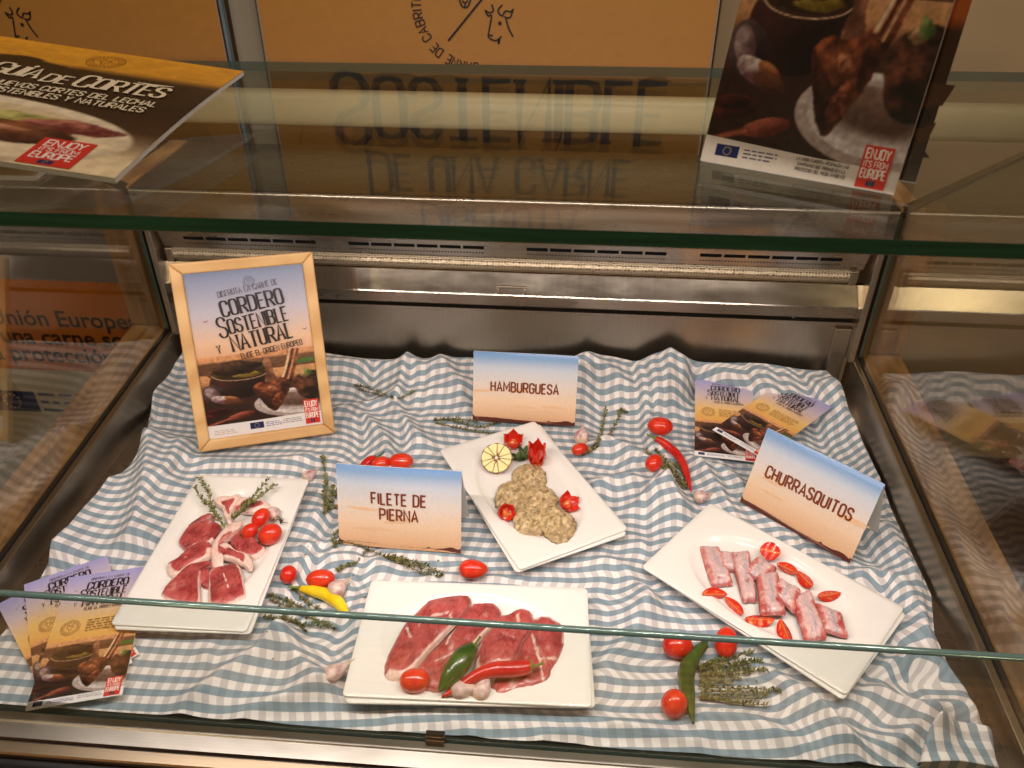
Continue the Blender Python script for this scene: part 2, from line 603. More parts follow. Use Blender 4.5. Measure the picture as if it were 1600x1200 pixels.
# grab clip on the slanted strip
ax = at_y(800, 446, 1.478).x
clip = cpart('grab_clip', join(box(ax - 0.032, ax + 0.030, 1.468, 1.474, 0.2385, 0.2425), box(ax - 0.032, ax - 0.028, 1.464, 1.482, 0.226, 0.2384), box(ax + 0.0255, ax + 0.030, 1.464, 1.482, 0.226, 0.2384)), M_STEEL_D, bev=0.0008)
sx = at_y(1242, 496, 1.49).x
cpart('fixing_screw', tube([(sx, 1.511, 0.179), (sx, 1.498, 0.179)], [0.0035, 0.0035], 10), M_CHROME, True)
# end posts of the rear wall
for sgn, xx in ((-1, XL), (1, XR)):
    a, b = sorted((xx, xx - sgn * 0.012))
    cpart('corner_post', box(a, b, 1.462, 1.53, zg(1.46), 0.43), M_STEEL_D, bev=0.001)
    a, b = sorted((xx - sgn * 0.0125, xx - sgn * 0.045))
    cpart('corner_plate', box(a, b, 1.484, 1.4995, -0.003, 0.163), M_STEEL_D, bev=0.001)
# worktop above the rear wall
cpart('worktop_lip', extrude_profile([(1.470, 0.3615), (1.4555, 0.3655), (1.4535, 0.4285), (1.4538, 0.4315), (1.4548, 0.4340), (1.4562, 0.4358)], XL - 0.004, XR + 0.004), M_STEEL, True)
wt = extrude_profile([(1.472, 0.362), (1.458, 0.366), (1.456, 0.429), (1.4564, 0.4325), (1.4580, 0.4352), (1.4605, 0.4366), (1.464, 0.437), (1.752, 0.437), (1.755, 0.433), (1.755, 0.36), (1.472, 0.36)], XL - 0.004, XR + 0.004, True)
cpart('worktop', wt, M_STEEL_TOP)
# cream rail behind the worktop, on brackets
rp = []
for k in range(16):
    an = 2 * PI * k / 16
    rp.append((1.815 + 0.030 * math.copysign(abs(math.cos(an)) ** 0.6, math.cos(an)), 0.503 + 0.0385 * math.copysign(abs(math.sin(an)) ** 0.6, math.sin(an))))
cpart('rear_rail', extrude_profile(rp, -1.30, 1.35, True), M_CREAM, True)
for bx in (-0.99, 0.72):
    cpart('rail_bracket', box(bx, bx + 0.03, 1.76, 1.80, 0.40, 0.47), M_STEEL, bev=0.001)
# side walls, channels, gaskets, panes and oak trim
for sgn, xx in ((-1, XL), (1, XR)):
    def sx_(a, b):
        return sorted((xx + sgn * a, xx + sgn * b))
    def slab_y(a, b, y0, y1, lo, hi):
        x0, x1 = sx_(a, b)
        V = [(x0, y0, zg(y0) + lo), (x1, y0, zg(y0) + lo), (x1, y1, zg(y1) + lo), (x0, y1, zg(y1) + lo),
             (x0, y0, zg(y0) + hi), (x1, y0, zg(y0) + hi), (x1, y1, zg(y1) + hi), (x0, y1, zg(y1) + hi)]
        return V, box(0, 1, 0, 1, 0, 1)[1]
    x0, x1 = sx_(0.0, 0.004)
    V = [(x0, 0.6, -0.012), (x1, 0.6, -0.012), (x1, 1.50, -0.012), (x0, 1.50, -0.012),
         (x0, 0.6, zg(0.6) - 0.004), (x1, 0.6, zg(0.6) - 0.004), (x1, 1.50, zg(1.5) - 0.004), (x0, 1.50, zg(1.5) - 0.004)]
    cpart('side_wall', (V, box(0, 1, 0, 1, 0, 1)[1]), M_STEEL_D)
    cpart('side_channel', slab_y(-0.001, 0.011, 0.585, YB + 0.02, -0.0035, 0.004), M_ALU_BR, bev=0.001)
    cpart('side_gasket', slab_y(0.0112, 0.021, 0.585, YB, -0.004, 0.0055), M_BLACK)
    cpart('pane_edge_gasket', box(*sx_(0.0112, 0.019), YB, YB + 0.006, zg(YB) + 0.006, 0.415), M_BLACK)
    cpart('pane_edge_strip', box(*sx_(0.0195, 0.030), YB, YB + 0.010, zg(YB) + 0.006, 0.415), M_ALU_BR)
    cpart('side_trim', slab_y(0.022, 0.105, 0.52, YB + 0.07, -0.06, 0.003), M_WOOD, bev=0.002)
    x0, x1 = sx_(0.0305, 0.105)
    cpart('upright_trim', box(x0, x1, YB + 0.012, YB + 0.062, zg(YB) + 0.008, 0.43), M_WOODV, bev=0.002)
    cpart('worktop_trim', box(*sx_(0.008, 0.05), 1.46, 1.755, 0.4305, 0.4395), M_WOOD, bev=0.001)
    px0, px1 = sx_(0.0125, 0.0185)
    poly = [(0.595, zg(0.595)), (YB - 0.0005, zg(YB)), (YB - 0.0005, 0.418), (1.012, 0.7265), (0.595, 0.7265)]
    V = [(px0, y_, z_) for y_, z_ in poly] + [(px1, y_, z_) for y_, z_ in poly]
    F = [tuple(range(5))[::-1], tuple(range(5, 10))] + [(i, (i + 1) % 5, 5 + (i + 1) % 5, 5 + i) for i in range(5)]
    cpart('side_glass', (V, F), None, mats=[M_GLASS_SIDE, M_EDGE2], midx=[0, 0, 1, 1, 1, 1, 1])
    x0, x1 = sx_(0.009, 0.022)
    V = [(x0, 1.478, 0.4165), (x1, 1.478, 0.4165), (x1, 1.014, 0.7262), (x0, 1.014, 0.7262), (x0, 1.478, 0.436), (x1, 1.478, 0.436), (x1, 1.02, 0.7265), (x0, 1.02, 0.7265)]
    V = [(a, b, min(c, 0.7268)) for a, b, c in V]
    cpart('pane_cap', (V, [(0, 3, 2, 1), (4, 5, 6, 7), (0, 1, 5, 4), (1, 2, 6, 5), (2, 3, 7, 6), (3, 0, 4, 7)]), M_ALU_BR, bev=0.001)
# front rail and low front pane
cpart('front_rail', extrude_profile([(0.6115, -0.004), (0.6115, 0.002), (0.6095, 0.003), (0.6092, -0.003), (0.6008, -0.003), (0.6005, 0.002), (0.589, 0.001), (0.588, -0.002), (0.567, -0.004)], XL - 0.02, XR + 0.02), M_ALU)
cpart('rail_groove', box(XL - 0.02, XR + 0.02, 0.5625, 0.567, -0.02, -0.010), M_DARK)
cpart('rail_apron', extrude_profile([(0.5625, -0.012), (0.5625, -0.005), (0.561, -0.0045), (0.5475, -0.006), (0.546, -0.009), (0.546, -0.03)], XL - 0.02, XR + 0.02), M_ALU_BR)
cpart('apron_gasket', extrude_profile([(0.5455, -0.018), (0.541, -0.014), (0.536, -0.019), (0.532, -0.02), (0.532, -0.04)], XL - 0.02, XR + 0.02), M_BLACK, True)
cpart('front_oak_edge', box(XL - 0.1, XR + 0.1, 0.44, 0.5315, -0.06, -0.018), M_WOODX, bev=0.003)
V, F = box(XL + 0.001, XR - 0.001, 0.6012, 0.6088, -0.0025, 0.2455)
lowg = cpart('front_glass', (V, F), None, mats=[M_GLASS, M_EDGE2], midx=[1, 1, 0, 1, 0, 1])
tp = [(0.605 + 0.0046 * math.cos(an), 0.2457 + 0.0046 * math.sin(an)) for an in [PI * k / 8 for k in range(9)]]
cpart('polished_top_edge', extrude_profile(tp, XL + 0.001, XR - 0.001), M_EDGE2, True)
cx = at(681, 1156, 0.0).x
cpart('pane_clip', join(box(cx - 0.013, cx + 0.013, 0.5965, 0.600, -0.002, 0.013), box(cx - 0.013, cx + 0.013, 0.6, 0.6100, 0.0125, 0.0155)), M_CHROME, bev=0.0012)
# glass shelf over the opening
ZS = 0.740
YS = 0.609
V, F = box(-1.10, 0.86, YS, 1.189, ZS - 0.0130, ZS)
for i in (2, 3, 6, 7):
    x_, y_, z_ = V[i]
    V[i] = (x_, 1.189 + 0.02 * (x_ + 0.1), z_)
cpart('glass_shelf', (V, F), None, mats=[M_GLASS_TOP, M_EDGE, M_EDGE2], midx=[0, 0, 1, 1, 2, 1])
led = cpart('led_profile', box(-0.86, 0.60, YS + 0.004, YS + 0.020, ZS - 0.0155, ZS - 0.0132), M_ALU, bev=0.0006)
LD = bpy.data.lights.new('led_diode', 'AREA')
LD.shape = 'RECTANGLE'
LD.size = 0.012
LD.size_y = 0.008
LD.energy = LED_POWER
LD.color = (1.0, 0.885, 0.805)
nled = 28
for k in range(nled):
    o = bpy.data.objects.new('led_diode', LD)
    COL.objects.link(o)
    o.location = (-0.85 + 1.44 * k / (nled - 1), YS + 0.012, ZS - 0.0162)
    o.rotation_euler = (R(28), 0, 0)

# ------------------------------------------------------------------ gingham cloth
def sd_rect(X, Y, cx, cy, yaw, w, h):
    c, s = math.cos(yaw), math.sin(yaw)
    u = (X - cx) * c + (Y - cy) * s
    v = -(X - cx) * s + (Y - cy) * c
    dx = np.maximum(np.abs(u) - w / 2, 0)
    dy = np.maximum(np.abs(v) - h / 2, 0)
    return np.sqrt(dx * dx + dy * dy)

PLW, PLH = 0.342, 0.208
PLATES = {'L': (-0.5574, 0.9025, R(91.2)), 'H': (-0.0538, 1.0853, R(-59.7)), 'F': (-0.1144, 0.7468, R(2.1)), 'C': (0.3394, 0.8809, R(-39.3))}
FLATS = [(p[0], p[1], p[2], PLW, PLH, 0.011) for p in PLATES.values()]
FLATS += [(-0.70, 0.74, R(25), 0.27, 0.27, 0.006), (0.36, 1.30, R(-20), 0.22, 0.2, 0.018),
          (-0.2617, 0.965, R(-2), 0.21, 0.07, 0.014), (-0.0758, 1.33, R(-2), 0.21, 0.07, 0.018), (0.425, 1.045, R(-43), 0.21, 0.06, 0.018),
          (-0.56, 1.25, R(21), 0.27, 0.08, 0.02)]
# folds: pixel polylines on the deck, width, height
FOLDS = [
    ([(152, 760), (120, 830), (60, 930)], 0.026, 0.042), ([(240, 700), (232, 780), (205, 870), (150, 960)], 0.026, 0.034),
    ([(285, 700), (262, 760)], 0.020, 0.018), ([(205, 690), (250, 640), (260, 600)], 0.030, 0.040),
    ([(300, 720), (400, 725), (480, 715)], 0.016, 0.010), ([(560, 650), (600, 690), (612, 735)], 0.018, 0.020),
    ([(640, 590), (620, 640), (655, 690)], 0.018, 0.020), ([(520, 590), (600, 590), (680, 600)], 0.020, 0.014),
    ([(530, 640), (640, 625), (730, 615)], 0.015, 0.010), ([(690, 590), (735, 640)], 0.018, 0.016),
    ([(915, 600), (1000, 640), (1030, 700)], 0.020, 0.018), ([(945, 700), (1010, 735), (1060, 800)], 0.022, 0.030),
    ([(930, 760), (985, 755), (1025, 790)], 0.016, 0.018), ([(1000, 790), (1040, 770)], 0.012, 0.016),
    ([(1085, 720), (1130, 790), (1150, 840)], 0.018, 0.022), ([(1120, 730), (1200, 800), (1240, 850)], 0.016, 0.016),
    ([(1030, 560), (1040, 600), (1035, 640)], 0.020, 0.020), ([(1060, 610), (1090, 640)], 0.014, 0.012),
    ([(1290, 640), (1350, 700), (1375, 760)], 0.028, 0.030), ([(1330, 900), (1400, 920), (1440, 990)], 0.026, 0.022),
    ([(1380, 830), (1420, 900)], 0.022, 0.020),
    ([(500, 1070), (460, 1030), (440, 1000)], 0.018, 0.022), ([(280, 1115), (350, 1060), (450, 1005)], 0.016, 0.018),
    ([(380, 1120), (460, 1090), (520, 1075)], 0.016, 0.016), ([(230, 1010), (330, 1020), (430, 1008)], 0.018, 0.010),
    ([(700, 1120), (740, 1150)], 0.010, 0.010), ([(620, 1130), (760, 1128), (900, 1150)], 0.012, 0.010),
    ([(850, 1150), (960, 1135), (1090, 1160)], 0.012, 0.012), ([(940, 1040), (985, 1000), (1010, 940)], 0.022, 0.016),
    ([(1210, 1030), (1270, 1100), (1340, 1185)], 0.016, 0.026), ([(1330, 1060), (1400, 1110), (1450, 1140)], 0.016, 0.024),
    ([(1380, 1040), (1450, 1040), (1500, 1090)], 0.020, 0.022), ([(1100, 1120), (1180, 1130), (1260, 1180)], 0.016, 0.014),
    ([(1400, 1170), (1470, 1120), (1530, 1130)], 0.020, 0.024), ([(470, 880), (540, 870), (600, 890)], 0.014, 0.012),
    ([(600, 870), (660, 860), (720, 880)], 0.012, 0.012), ([(680, 900), (720, 905), (800, 905)], 0.012, 0.010),
    ([(430, 830), (500, 800)], 0.014, 0.010), ([(440, 860), (520, 850), (560, 850)], 0.012, 0.010),
    ([(560, 895), (545, 920), (550, 960)], 0.012, 0.012), ([(10, 1000), (60, 1040), (20, 1090)], 0.02, 0.012),
    ([(1160, 1030), (1210, 1060), (1240, 1110)], 0.014, 0.012), ([(930, 870), (990, 900), (1010, 950)], 0.018, 0.012),
    ([(900, 820), (1000, 850)], 0.015, 0.010),
]
def fold_pts():
    out = []
    for pl, w, h in FOLDS:
        q = [at(px, py, 0.012) for px, py in pl]
        q = spline([(p.x, p.y) for p in q], 4)
        out.append((np.array(q), w, h))
    return out
FP = fold_pts()
_rs = np.random.RandomState(4)
WV = [(_rs.uniform(0, 2 * PI), _rs.uniform(6, 26), _rs.uniform(0, 2 * PI), _rs.uniform(4, 14), _rs.uniform(0, 2 * PI)) for _ in range(22)]
def smooth01(t):
    t = np.clip(t, 0, 1)
    return t * t * (3 - 2 * t)

def cloth_z(X, Y):
    X = np.asarray(X, float)
    Y = np.asarray(Y, float)
    Z = np.full(X.shape, 0.006)
    und = np.zeros(X.shape)
    for (a, k, ph, k2, ph2) in WV:
        u = X * math.cos(a) + Y * math.sin(a)
        v = -X * math.sin(a) + Y * math.cos(a)
        und += np.sin(k * u + ph + 1.3 * np.sin(k2 * v + ph2)) * (5.0 / k)
    Z += 0.0013 * np.abs(und / 3.0) * smooth01(0.5 + 0.9 * np.sin(3.1 * X + 2.0 * np.sin(4 * Y)) * np.sin(4.3 * Y + 1.2))
    # fine gathered ripples
    Z += 0.0005 * np.abs(np.sin(38 * X + 9 * Y + 2.2 * np.sin(7 * Y + 3 * X) + und * 0.4)) * (0.5 + 0.5 * np.sin(9 * X - 6 * Y))
    for q, w, h in FP:
        D = np.full(X.shape, 9.0)
        for i in range(len(q) - 1):
            a, b = q[i], q[i + 1]
            ab = b - a
            L2 = max(float(ab @ ab), 1e-9)
            t = np.clip(((X - a[0]) * ab[0] + (Y - a[1]) * ab[1]) / L2, 0, 1)
            D = np.minimum(D, np.hypot(X - a[0] - t * ab[0], Y - a[1] - t * ab[1]))
        Z += 1.35 * h * np.exp(-(D / (1.2 * w)) ** 1.5)
    # the cloth climbs at the back wall and rolls up in the right rear corner
    bk = smooth01((Y - 1.33) / 0.16)
    Z += bk * (0.052 + 0.014 * np.sin(7 * X + 1.0) + 0.004 * np.sin(19 * X))
    rr = smooth01((X - 0.15) / 0.05) * smooth01((Y - 1.35) / 0.06)
    Z += rr * 0.026
    # flattened under what stands on it
    for (cx_, cy_, yaw, w, h, top) in FLATS:
        m_ = smooth01(sd_rect(X, Y, cx_, cy_, yaw, w, h) / 0.035)
        Z = np.minimum(Z, top) * (1 - m_) + Z * m_
    return Z

def interp_edge(pix, z, key, val):
    P = sorted([(getattr(at(a, b, z), key), getattr(at(a, b, z), val)) for a, b in pix])
    return np.array([p[0] for p in P]), np.array([p[1] for p in P])

def build_cloth():
    ly, lx = interp_edge([(262, 560), (234, 615), (228, 660), (205, 705), (158, 745), (140, 775), (98, 835), (55, 885), (15, 945), (-40, 1010), (-110, 1100)], 0.03, 'y', 'x')
    ry, rx = interp_edge([(1290, 590), (1330, 640), (1380, 700), (1395, 740), (1430, 800), (1462, 900), (1468, 975), (1505, 1050), (1545, 1120), (1575, 1200)], 0.03, 'y', 'x')
    nu, nv = 520, 400
    V_ = np.linspace(0, 1, nv)
    U_ = np.linspace(0, 1, nu)
    UU, VV = np.meshgrid(U_, V_)
    yback = 1.487 - 0.012 * np.abs(np.sin(5.0 * UU + 0.6)) - 0.010 * np.abs(np.sin(14 * UU))
    Y = 0.6105 + (yback - 0.6105) * VV
    XA = np.interp(Y, ly, lx)
    XB = np.interp(Y, ry, rx)
    XA = np.maximum(XA, XL + 0.006)
    XB = np.minimum(XB, XR - 0.006)
    X = XA + (XB - XA) * UU
    Z = cloth_z(X, Y)
    # hem sags to the deck along the free sides
    ed = np.minimum(X - XA, XB - X)
    Z = 0.0 + (Z - 0.0) * (0.25 + 0.75 * smooth01(ed / 0.02))
    fr = smooth01((Y - 0.6105) / 0.03)
    Z = 0.001 + (Z - 0.001) * (0.35 + 0.65 * fr)
    # arc-length texture coordinates so that slopes carry more stripes
    dY = np.diff(Y, axis=0)
    dZ = np.diff(Z, axis=0)
    arc = np.concatenate([np.zeros((1, nu)), np.cumsum(np.sqrt(dY ** 2 + dZ ** 2), axis=0)], 0)
    VY = 0.45 * (Y - 0.61) + 0.55 * arc
    dX = np.diff(X, axis=1)
    dZx = np.diff(Z, axis=1)
    arcx = np.concatenate([np.zeros((nv, 1)), np.cumsum(np.sqrt(dX ** 2 + dZx ** 2), axis=1)], 1)
    VX = 0.5 * (X - XA) + 0.5 * arcx + XA
    w1 = np.sin(5.2 * X + 3.1 * Y + 1.0) * 0.010
    w2 = np.sin(4.1 * X - 5.0 * Y + 0.4) * 0.012 + np.sin(9 * X + 6 * Y + 2) * 0.003
    UX, UY = VX + w1, VY + w2 - 0.05 * X
    # the slack at front right lies on the skew
    k = smooth01((X - 0.32) / 0.14) * smooth01((0.86 - Y) / 0.16)
    an = 0.55 * k
    qx, qy = 0.46, 0.13
    ux = (UX - qx) * np.cos(an) - (UY - qy) * np.sin(an) + qx
    uy = (UX - qx) * np.sin(an) + (UY - qy) * np.cos(an) + qy
    k2 = smooth01((-0.25 - X) / 0.12) * smooth01((0.70 - Y) / 0.08)
    uy = uy - 0.5 * k2 * (X + 0.25) * smooth01((Y - 0.6))
    V = np.stack([X, Y, Z], -1).reshape(-1, 3)
    idx = np.arange(nu * nv).reshape(nv, nu)
    F = np.stack([idx[:-1, :-1], idx[:-1, 1:], idx[1:, 1:], idx[1:, :-1]], -1).reshape(-1, 4).tolist()
    base = Vector((-0.13, 1.0, 0.0))
    o = mk('gingham_cloth', V - np.array(base), F, M_CLOTH, None, smooth=True, uvs=np.stack([ux, uy], -1).reshape(-1, 2))
    o.location = base
    tag(o, 'crumpled blue and white gingham cloth spread over the case deck', 'tablecloth')
    return o
cloth = build_cloth()

_gx, _gy = np.linspace(-0.9, 0.65, 420), np.linspace(0.6, 1.5, 260)
_GZ = cloth_z(*np.meshgrid(_gx, _gy))
def cz(x, y):
    fx = min(max((x + 0.9) / 1.55 * 419, 0), 418.99)
    fy = min(max((y - 0.6) / 0.9 * 259, 0), 258.99)
    i, j = int(fx), int(fy)
    u, v = fx - i, fy - j
    return float((_GZ[j, i] * (1 - u) + _GZ[j, i + 1] * u) * (1 - v) + (_GZ[j + 1, i] * (1 - u) + _GZ[j + 1, i + 1] * u) * v)

def on_cloth(px, py, dz=0.0):
    z = 0.015
    for _ in range(6):
        p = at(px, py, z + dz)
        z = cz(p.x, p.y)
    return Vector((p.x, p.y, z))

# turned-over corner of the cloth at front right, stripes running the other way
def corner_flap():
    pts = [(1446, 1160), (1452, 1140), (1470, 1130), (1500, 1126), (1530, 1132), (1552, 1142), (1562, 1175), (1570, 1215), (1520, 1232), (1470, 1230), (1445, 1200)]
    W_ = [at(a, b, 0.03) for a, b in pts]
    out = spline([(p.x, p.y) for p in W_], 6, True)
    c = np.mean(out, 0)
    V, F, UV = [], [], []
    n = len(out)
    rs = [0.0, 0.12, 0.25, 0.38, 0.5, 0.62, 0.74, 0.84, 0.92, 0.97, 1.0, 1.0]
    def put(q, r_, last):
        x, y = min(q[0], XR - 0.004), max(q[1], 0.6118)
        z = max(cz(x, y), 0.012) + 0.011 * (1 - r_ ** 6) ** 0.5 + 0.003 + 0.0025 * math.sin(75 * x + 30 * y)
        if last: z = cz(x, y) - 0.004
        V.append((x, y, z)); UV.append((y, x + 0.004 * math.sin(30 * y)))
    put(c, 0, False)
    for i, r_ in enumerate(rs[1:]):
        for k in range(n):
            put(c + (out[k] - c) * r_, r_, i == len(rs) - 2)
    for k in range(n):
        F.append((0, 1 + k, 1 + (k + 1) % n))
    for ri in range(len(rs) - 2):
        a = 1 + ri * n
        for k in range(n):
            F.append((a + k, a + n + k, a + n + (k + 1) % n, a + (k + 1) % n))
    b = Vector((-0.13, 1.0, 0.0))
    mk('folded_corner', [Vector(v) - b for v in V], F, M_CLOTH, cloth, smooth=True, uvs=UV)
corner_flap()

# ------------------------------------------------------------------ platters
def platter_mesh():
    n = 96
    ea, eb = 0.137, 0.0845
    hw, hh, rc = PLW / 2, PLH / 2, 0.007
    def rect_pt(an, hw, hh, rc):
        d = Vector((math.cos(an), math.sin(an)))
        best = min((hw / abs(d.x) if abs(d.x) > 1e-6 else 9), (hh / abs(d.y) if abs(d.y) > 1e-6 else 9))
        p = d * best
        qx, qy = abs(p.x), abs(p.y)
        if qx > hw - rc and qy > hh - rc:          # rounded corner
            cxx, cyy = hw - rc, hh - rc
            lo, hi = 0.0, best
            for _ in range(30):
                mid = (lo + hi) / 2
                q = d * mid
                ax_, ay_ = abs(q.x), abs(q.y)
                ins = ax_ <= cxx or ay_ <= cyy or (ax_ - cxx) ** 2 + (ay_ - cyy) ** 2 <= rc * rc
                if ins: lo = mid
                else: hi = mid
            p = d * lo
        return p
    ca = math.atan2(hh, hw)
    ang = [2 * PI * k / n for k in range(n)]
    for s in (ca, PI - ca, PI + ca, 2 * PI - ca):
        for e in (-0.03, -0.016, -0.006, 0.006, 0.016, 0.03):
            ang.append(s + e)
    ang = sorted(set(round(a, 5) for a in ang))
    n = len(ang)
    V = [(0, 0, 0.0105)]
    prof = [(0.5, 'e', 0.0105), (0.8, 'e', 0.0108), (0.90, 'e', 0.0122), (0.96, 'e', 0.0152), (1.0, 'e', 0.0178), (1.03, 'e', 0.0188), (0.35, 'm', 0.0190), (0.80, 'm', 0.0198), (0.985, 'm', 0.0200), (1.0, 'm', 0.0193), (1.0, 'm', 0.0172), (0.95, 'm', 0.0158), (0.25, 'm', 0.0120), (0.85, 'b', 0.0050), (0.82, 'b', 0.0), (0.79, 'b', 0.0), (0.77, 'b', 0.004), (0.3, 'b', 0.005)]
    for t, kind, z in prof:
        for a in ang:
            er = 1.0 / math.sqrt((math.cos(a) / ea) ** 2 + (math.sin(a) / eb) ** 2)
            e = Vector((math.cos(a), math.sin(a))) * er
            if kind in 'eb':
                p = e * t
            else:
                q = rect_pt(a, hw, hh, rc)
                p = e * 1.03 * (1 - t) + q * t
            V.append((p.x, p.y, z))
    F = [(0, 1 + k, 1 + (k + 1) % n) for k in range(n)]
    for r_ in range(len(prof) - 1):
        a, b = 1 + r_ * n, 1 + (r_ + 1) * n
        for k in range(n):
            F.append((a + k, b + k, b + (k + 1) % n, a + (k + 1) % n))
    last = 1 + (len(prof) - 1) * n
    F.append(tuple(range(last, last + n)))
    me = bpy.data.meshes.new('serving_platter')
    me.from_pydata(V, [], F)
    me.materials.append(M_PORC)
    me.polygons.foreach_set('use_smooth', [True] * len(F))
    me.update()
    return me
PLM = platter_mesh()
PZ = 0.0155          # upper platters' foot
PTOP = PZ + 0.0105   # floor of the well
descr = {'L': ('lamb chops with tomatoes and thyme', R(-0.9)), 'H': ('hamburger patties', R(1.6)), 'F': ('leg fillets in front of the fillet sign', R(-1.2)), 'C': ('rib strips and tomato wedges', R(1.3))}
for k, (x, y, yaw) in PLATES.items():
    for j, (dz, dyaw, dx, dy, txt) in enumerate(((0, 0.4 * descr[k][1], 0, 0, 'white rectangular platter with oval well holding the ' + descr[k][0]),
                                     (-0.0042, -descr[k][1], 0.002, -0.0025, 'lower white platter stacked under the one holding ' + descr[k][0]))):
        o = bpy.data.objects.new('serving_platter', PLM)
        COL.objects.link(o)
        o.location = (x + dx, y + dy, PZ + dz)
        o.rotation_euler = (0, 0, yaw + dyaw)
        tag(o, txt, 'platter', 'stacked white platters')

# ------------------------------------------------------------------ print: letters and pictures as flat coloured faces
GL = {
 'A': (6, "0,0 3,10 6,0;1,3.2 5,3.2"), 'B': (5.3, "0,0 0,10 3.2,10 4.6,9.4 5,8 5,7 4.5,5.8 3.2,5.3 0,5.3;3.2,5.3 4.8,4.7 5.3,3.4 5.3,2 4.8,.6 3.3,0 0,0"),
 'C': (5.2, "5.2,7.2 5.2,8 4.6,9.5 3.2,10 2,10 .6,9.5 0,8 0,2 .6,.5 2,0 3.2,0 4.6,.5 5.2,2 5.2,2.8"),
 'D': (5.3, "0,0 0,10 2.8,10 4.6,9.3 5.3,7.6 5.3,2.4 4.6,.7 2.8,0 0,0"), 'E': (4.6, "4.6,10 0,10 0,0 4.6,0;0,5.2 4,5.2"),
 'F': (4.6, "4.6,10 0,10 0,0;0,5 4,5"), 'G': (5.2, "5.2,7.4 5.2,8 4.6,9.5 3.2,10 2,10 .6,9.5 0,8 0,2 .6,.5 2,0 3.2,0 4.6,.5 5.2,2 5.2,4.8 2.8,4.8"),
 'H': (5.2, "0,0 0,10;5.2,0 5.2,10;0,5.2 5.2,5.2"), 'I': (0.3, "0.15,0 0.15,10"), 'J': (3.6, "3.6,10 3.6,2 3,.5 1.8,0 .6,.4 0,1.6"),
 'L': (4.3, "0,10 0,0 4.3,0"), 'M': (7, "0,0 0,10 3.5,3 7,10 7,0"), 'N': (5.4, "0,0 0,10 5.4,0 5.4,10"),
 'O': (5.2, "0,2 0,8 .6,9.5 2,10 3.2,10 4.6,9.5 5.2,8 5.2,2 4.6,.5 3.2,0 2,0 .6,.5 0,2"), 'P': (5.3, "0,0 0,10 3.2,10 4.8,9.4 5.3,7.9 5.3,6.6 4.8,5.1 3.2,4.5 0,4.5"),
 'Q': (5.4, "0,2 0,8 .6,9.5 2,10 3.2,10 4.6,9.5 5.2,8 5.2,2 4.6,.5 3.2,0 2,0 .6,.5 0,2;3.2,2.4 5.6,-.6"),
 'R': (5.4, "0,0 0,10 3.2,10 4.8,9.4 5.3,7.9 5.3,6.6 4.8,5.1 3.2,4.5 0,4.5;2.7,4.5 5.4,0"),
 'S': (5.1, "5,7.6 4.9,8.6 4,9.7 2.5,10 1,9.6 .1,8.4 .1,7 1,5.8 2.6,5.2 4.2,4.5 5.1,3.2 5.1,1.7 4.1,.4 2.5,0 1,.3 .1,1.4 0,2.5"),
 'T': (5.4, "0,10 5.4,10;2.7,10 2.7,0"), 'U': (5.2, "0,10 0,2 .6,.5 2,0 3.2,0 4.6,.5 5.2,2 5.2,10"), 'V': (5.6, "0,10 2.8,0 5.6,10"),
 'Y': (5.4, "0,10 2.7,4.8 5.4,10;2.7,4.8 2.7,0"), "'": (0.3, "0.15,10 0.15,7.6"), 'Í': (0.6, "0.3,0 0.3,10;0.3,11 1.6,12.6"), 'Á': (6, "0,0 3,10 6,0;1,3.2 5,3.2;3,11 4.2,12.6"), ' ': (2.6, ""),
}
GLP = {k: (w, [[tuple(float(c) for c in p.split(',')) for p in st.split()] for st in s.split(';') if st]) for k, (w, s) in GL.items()}

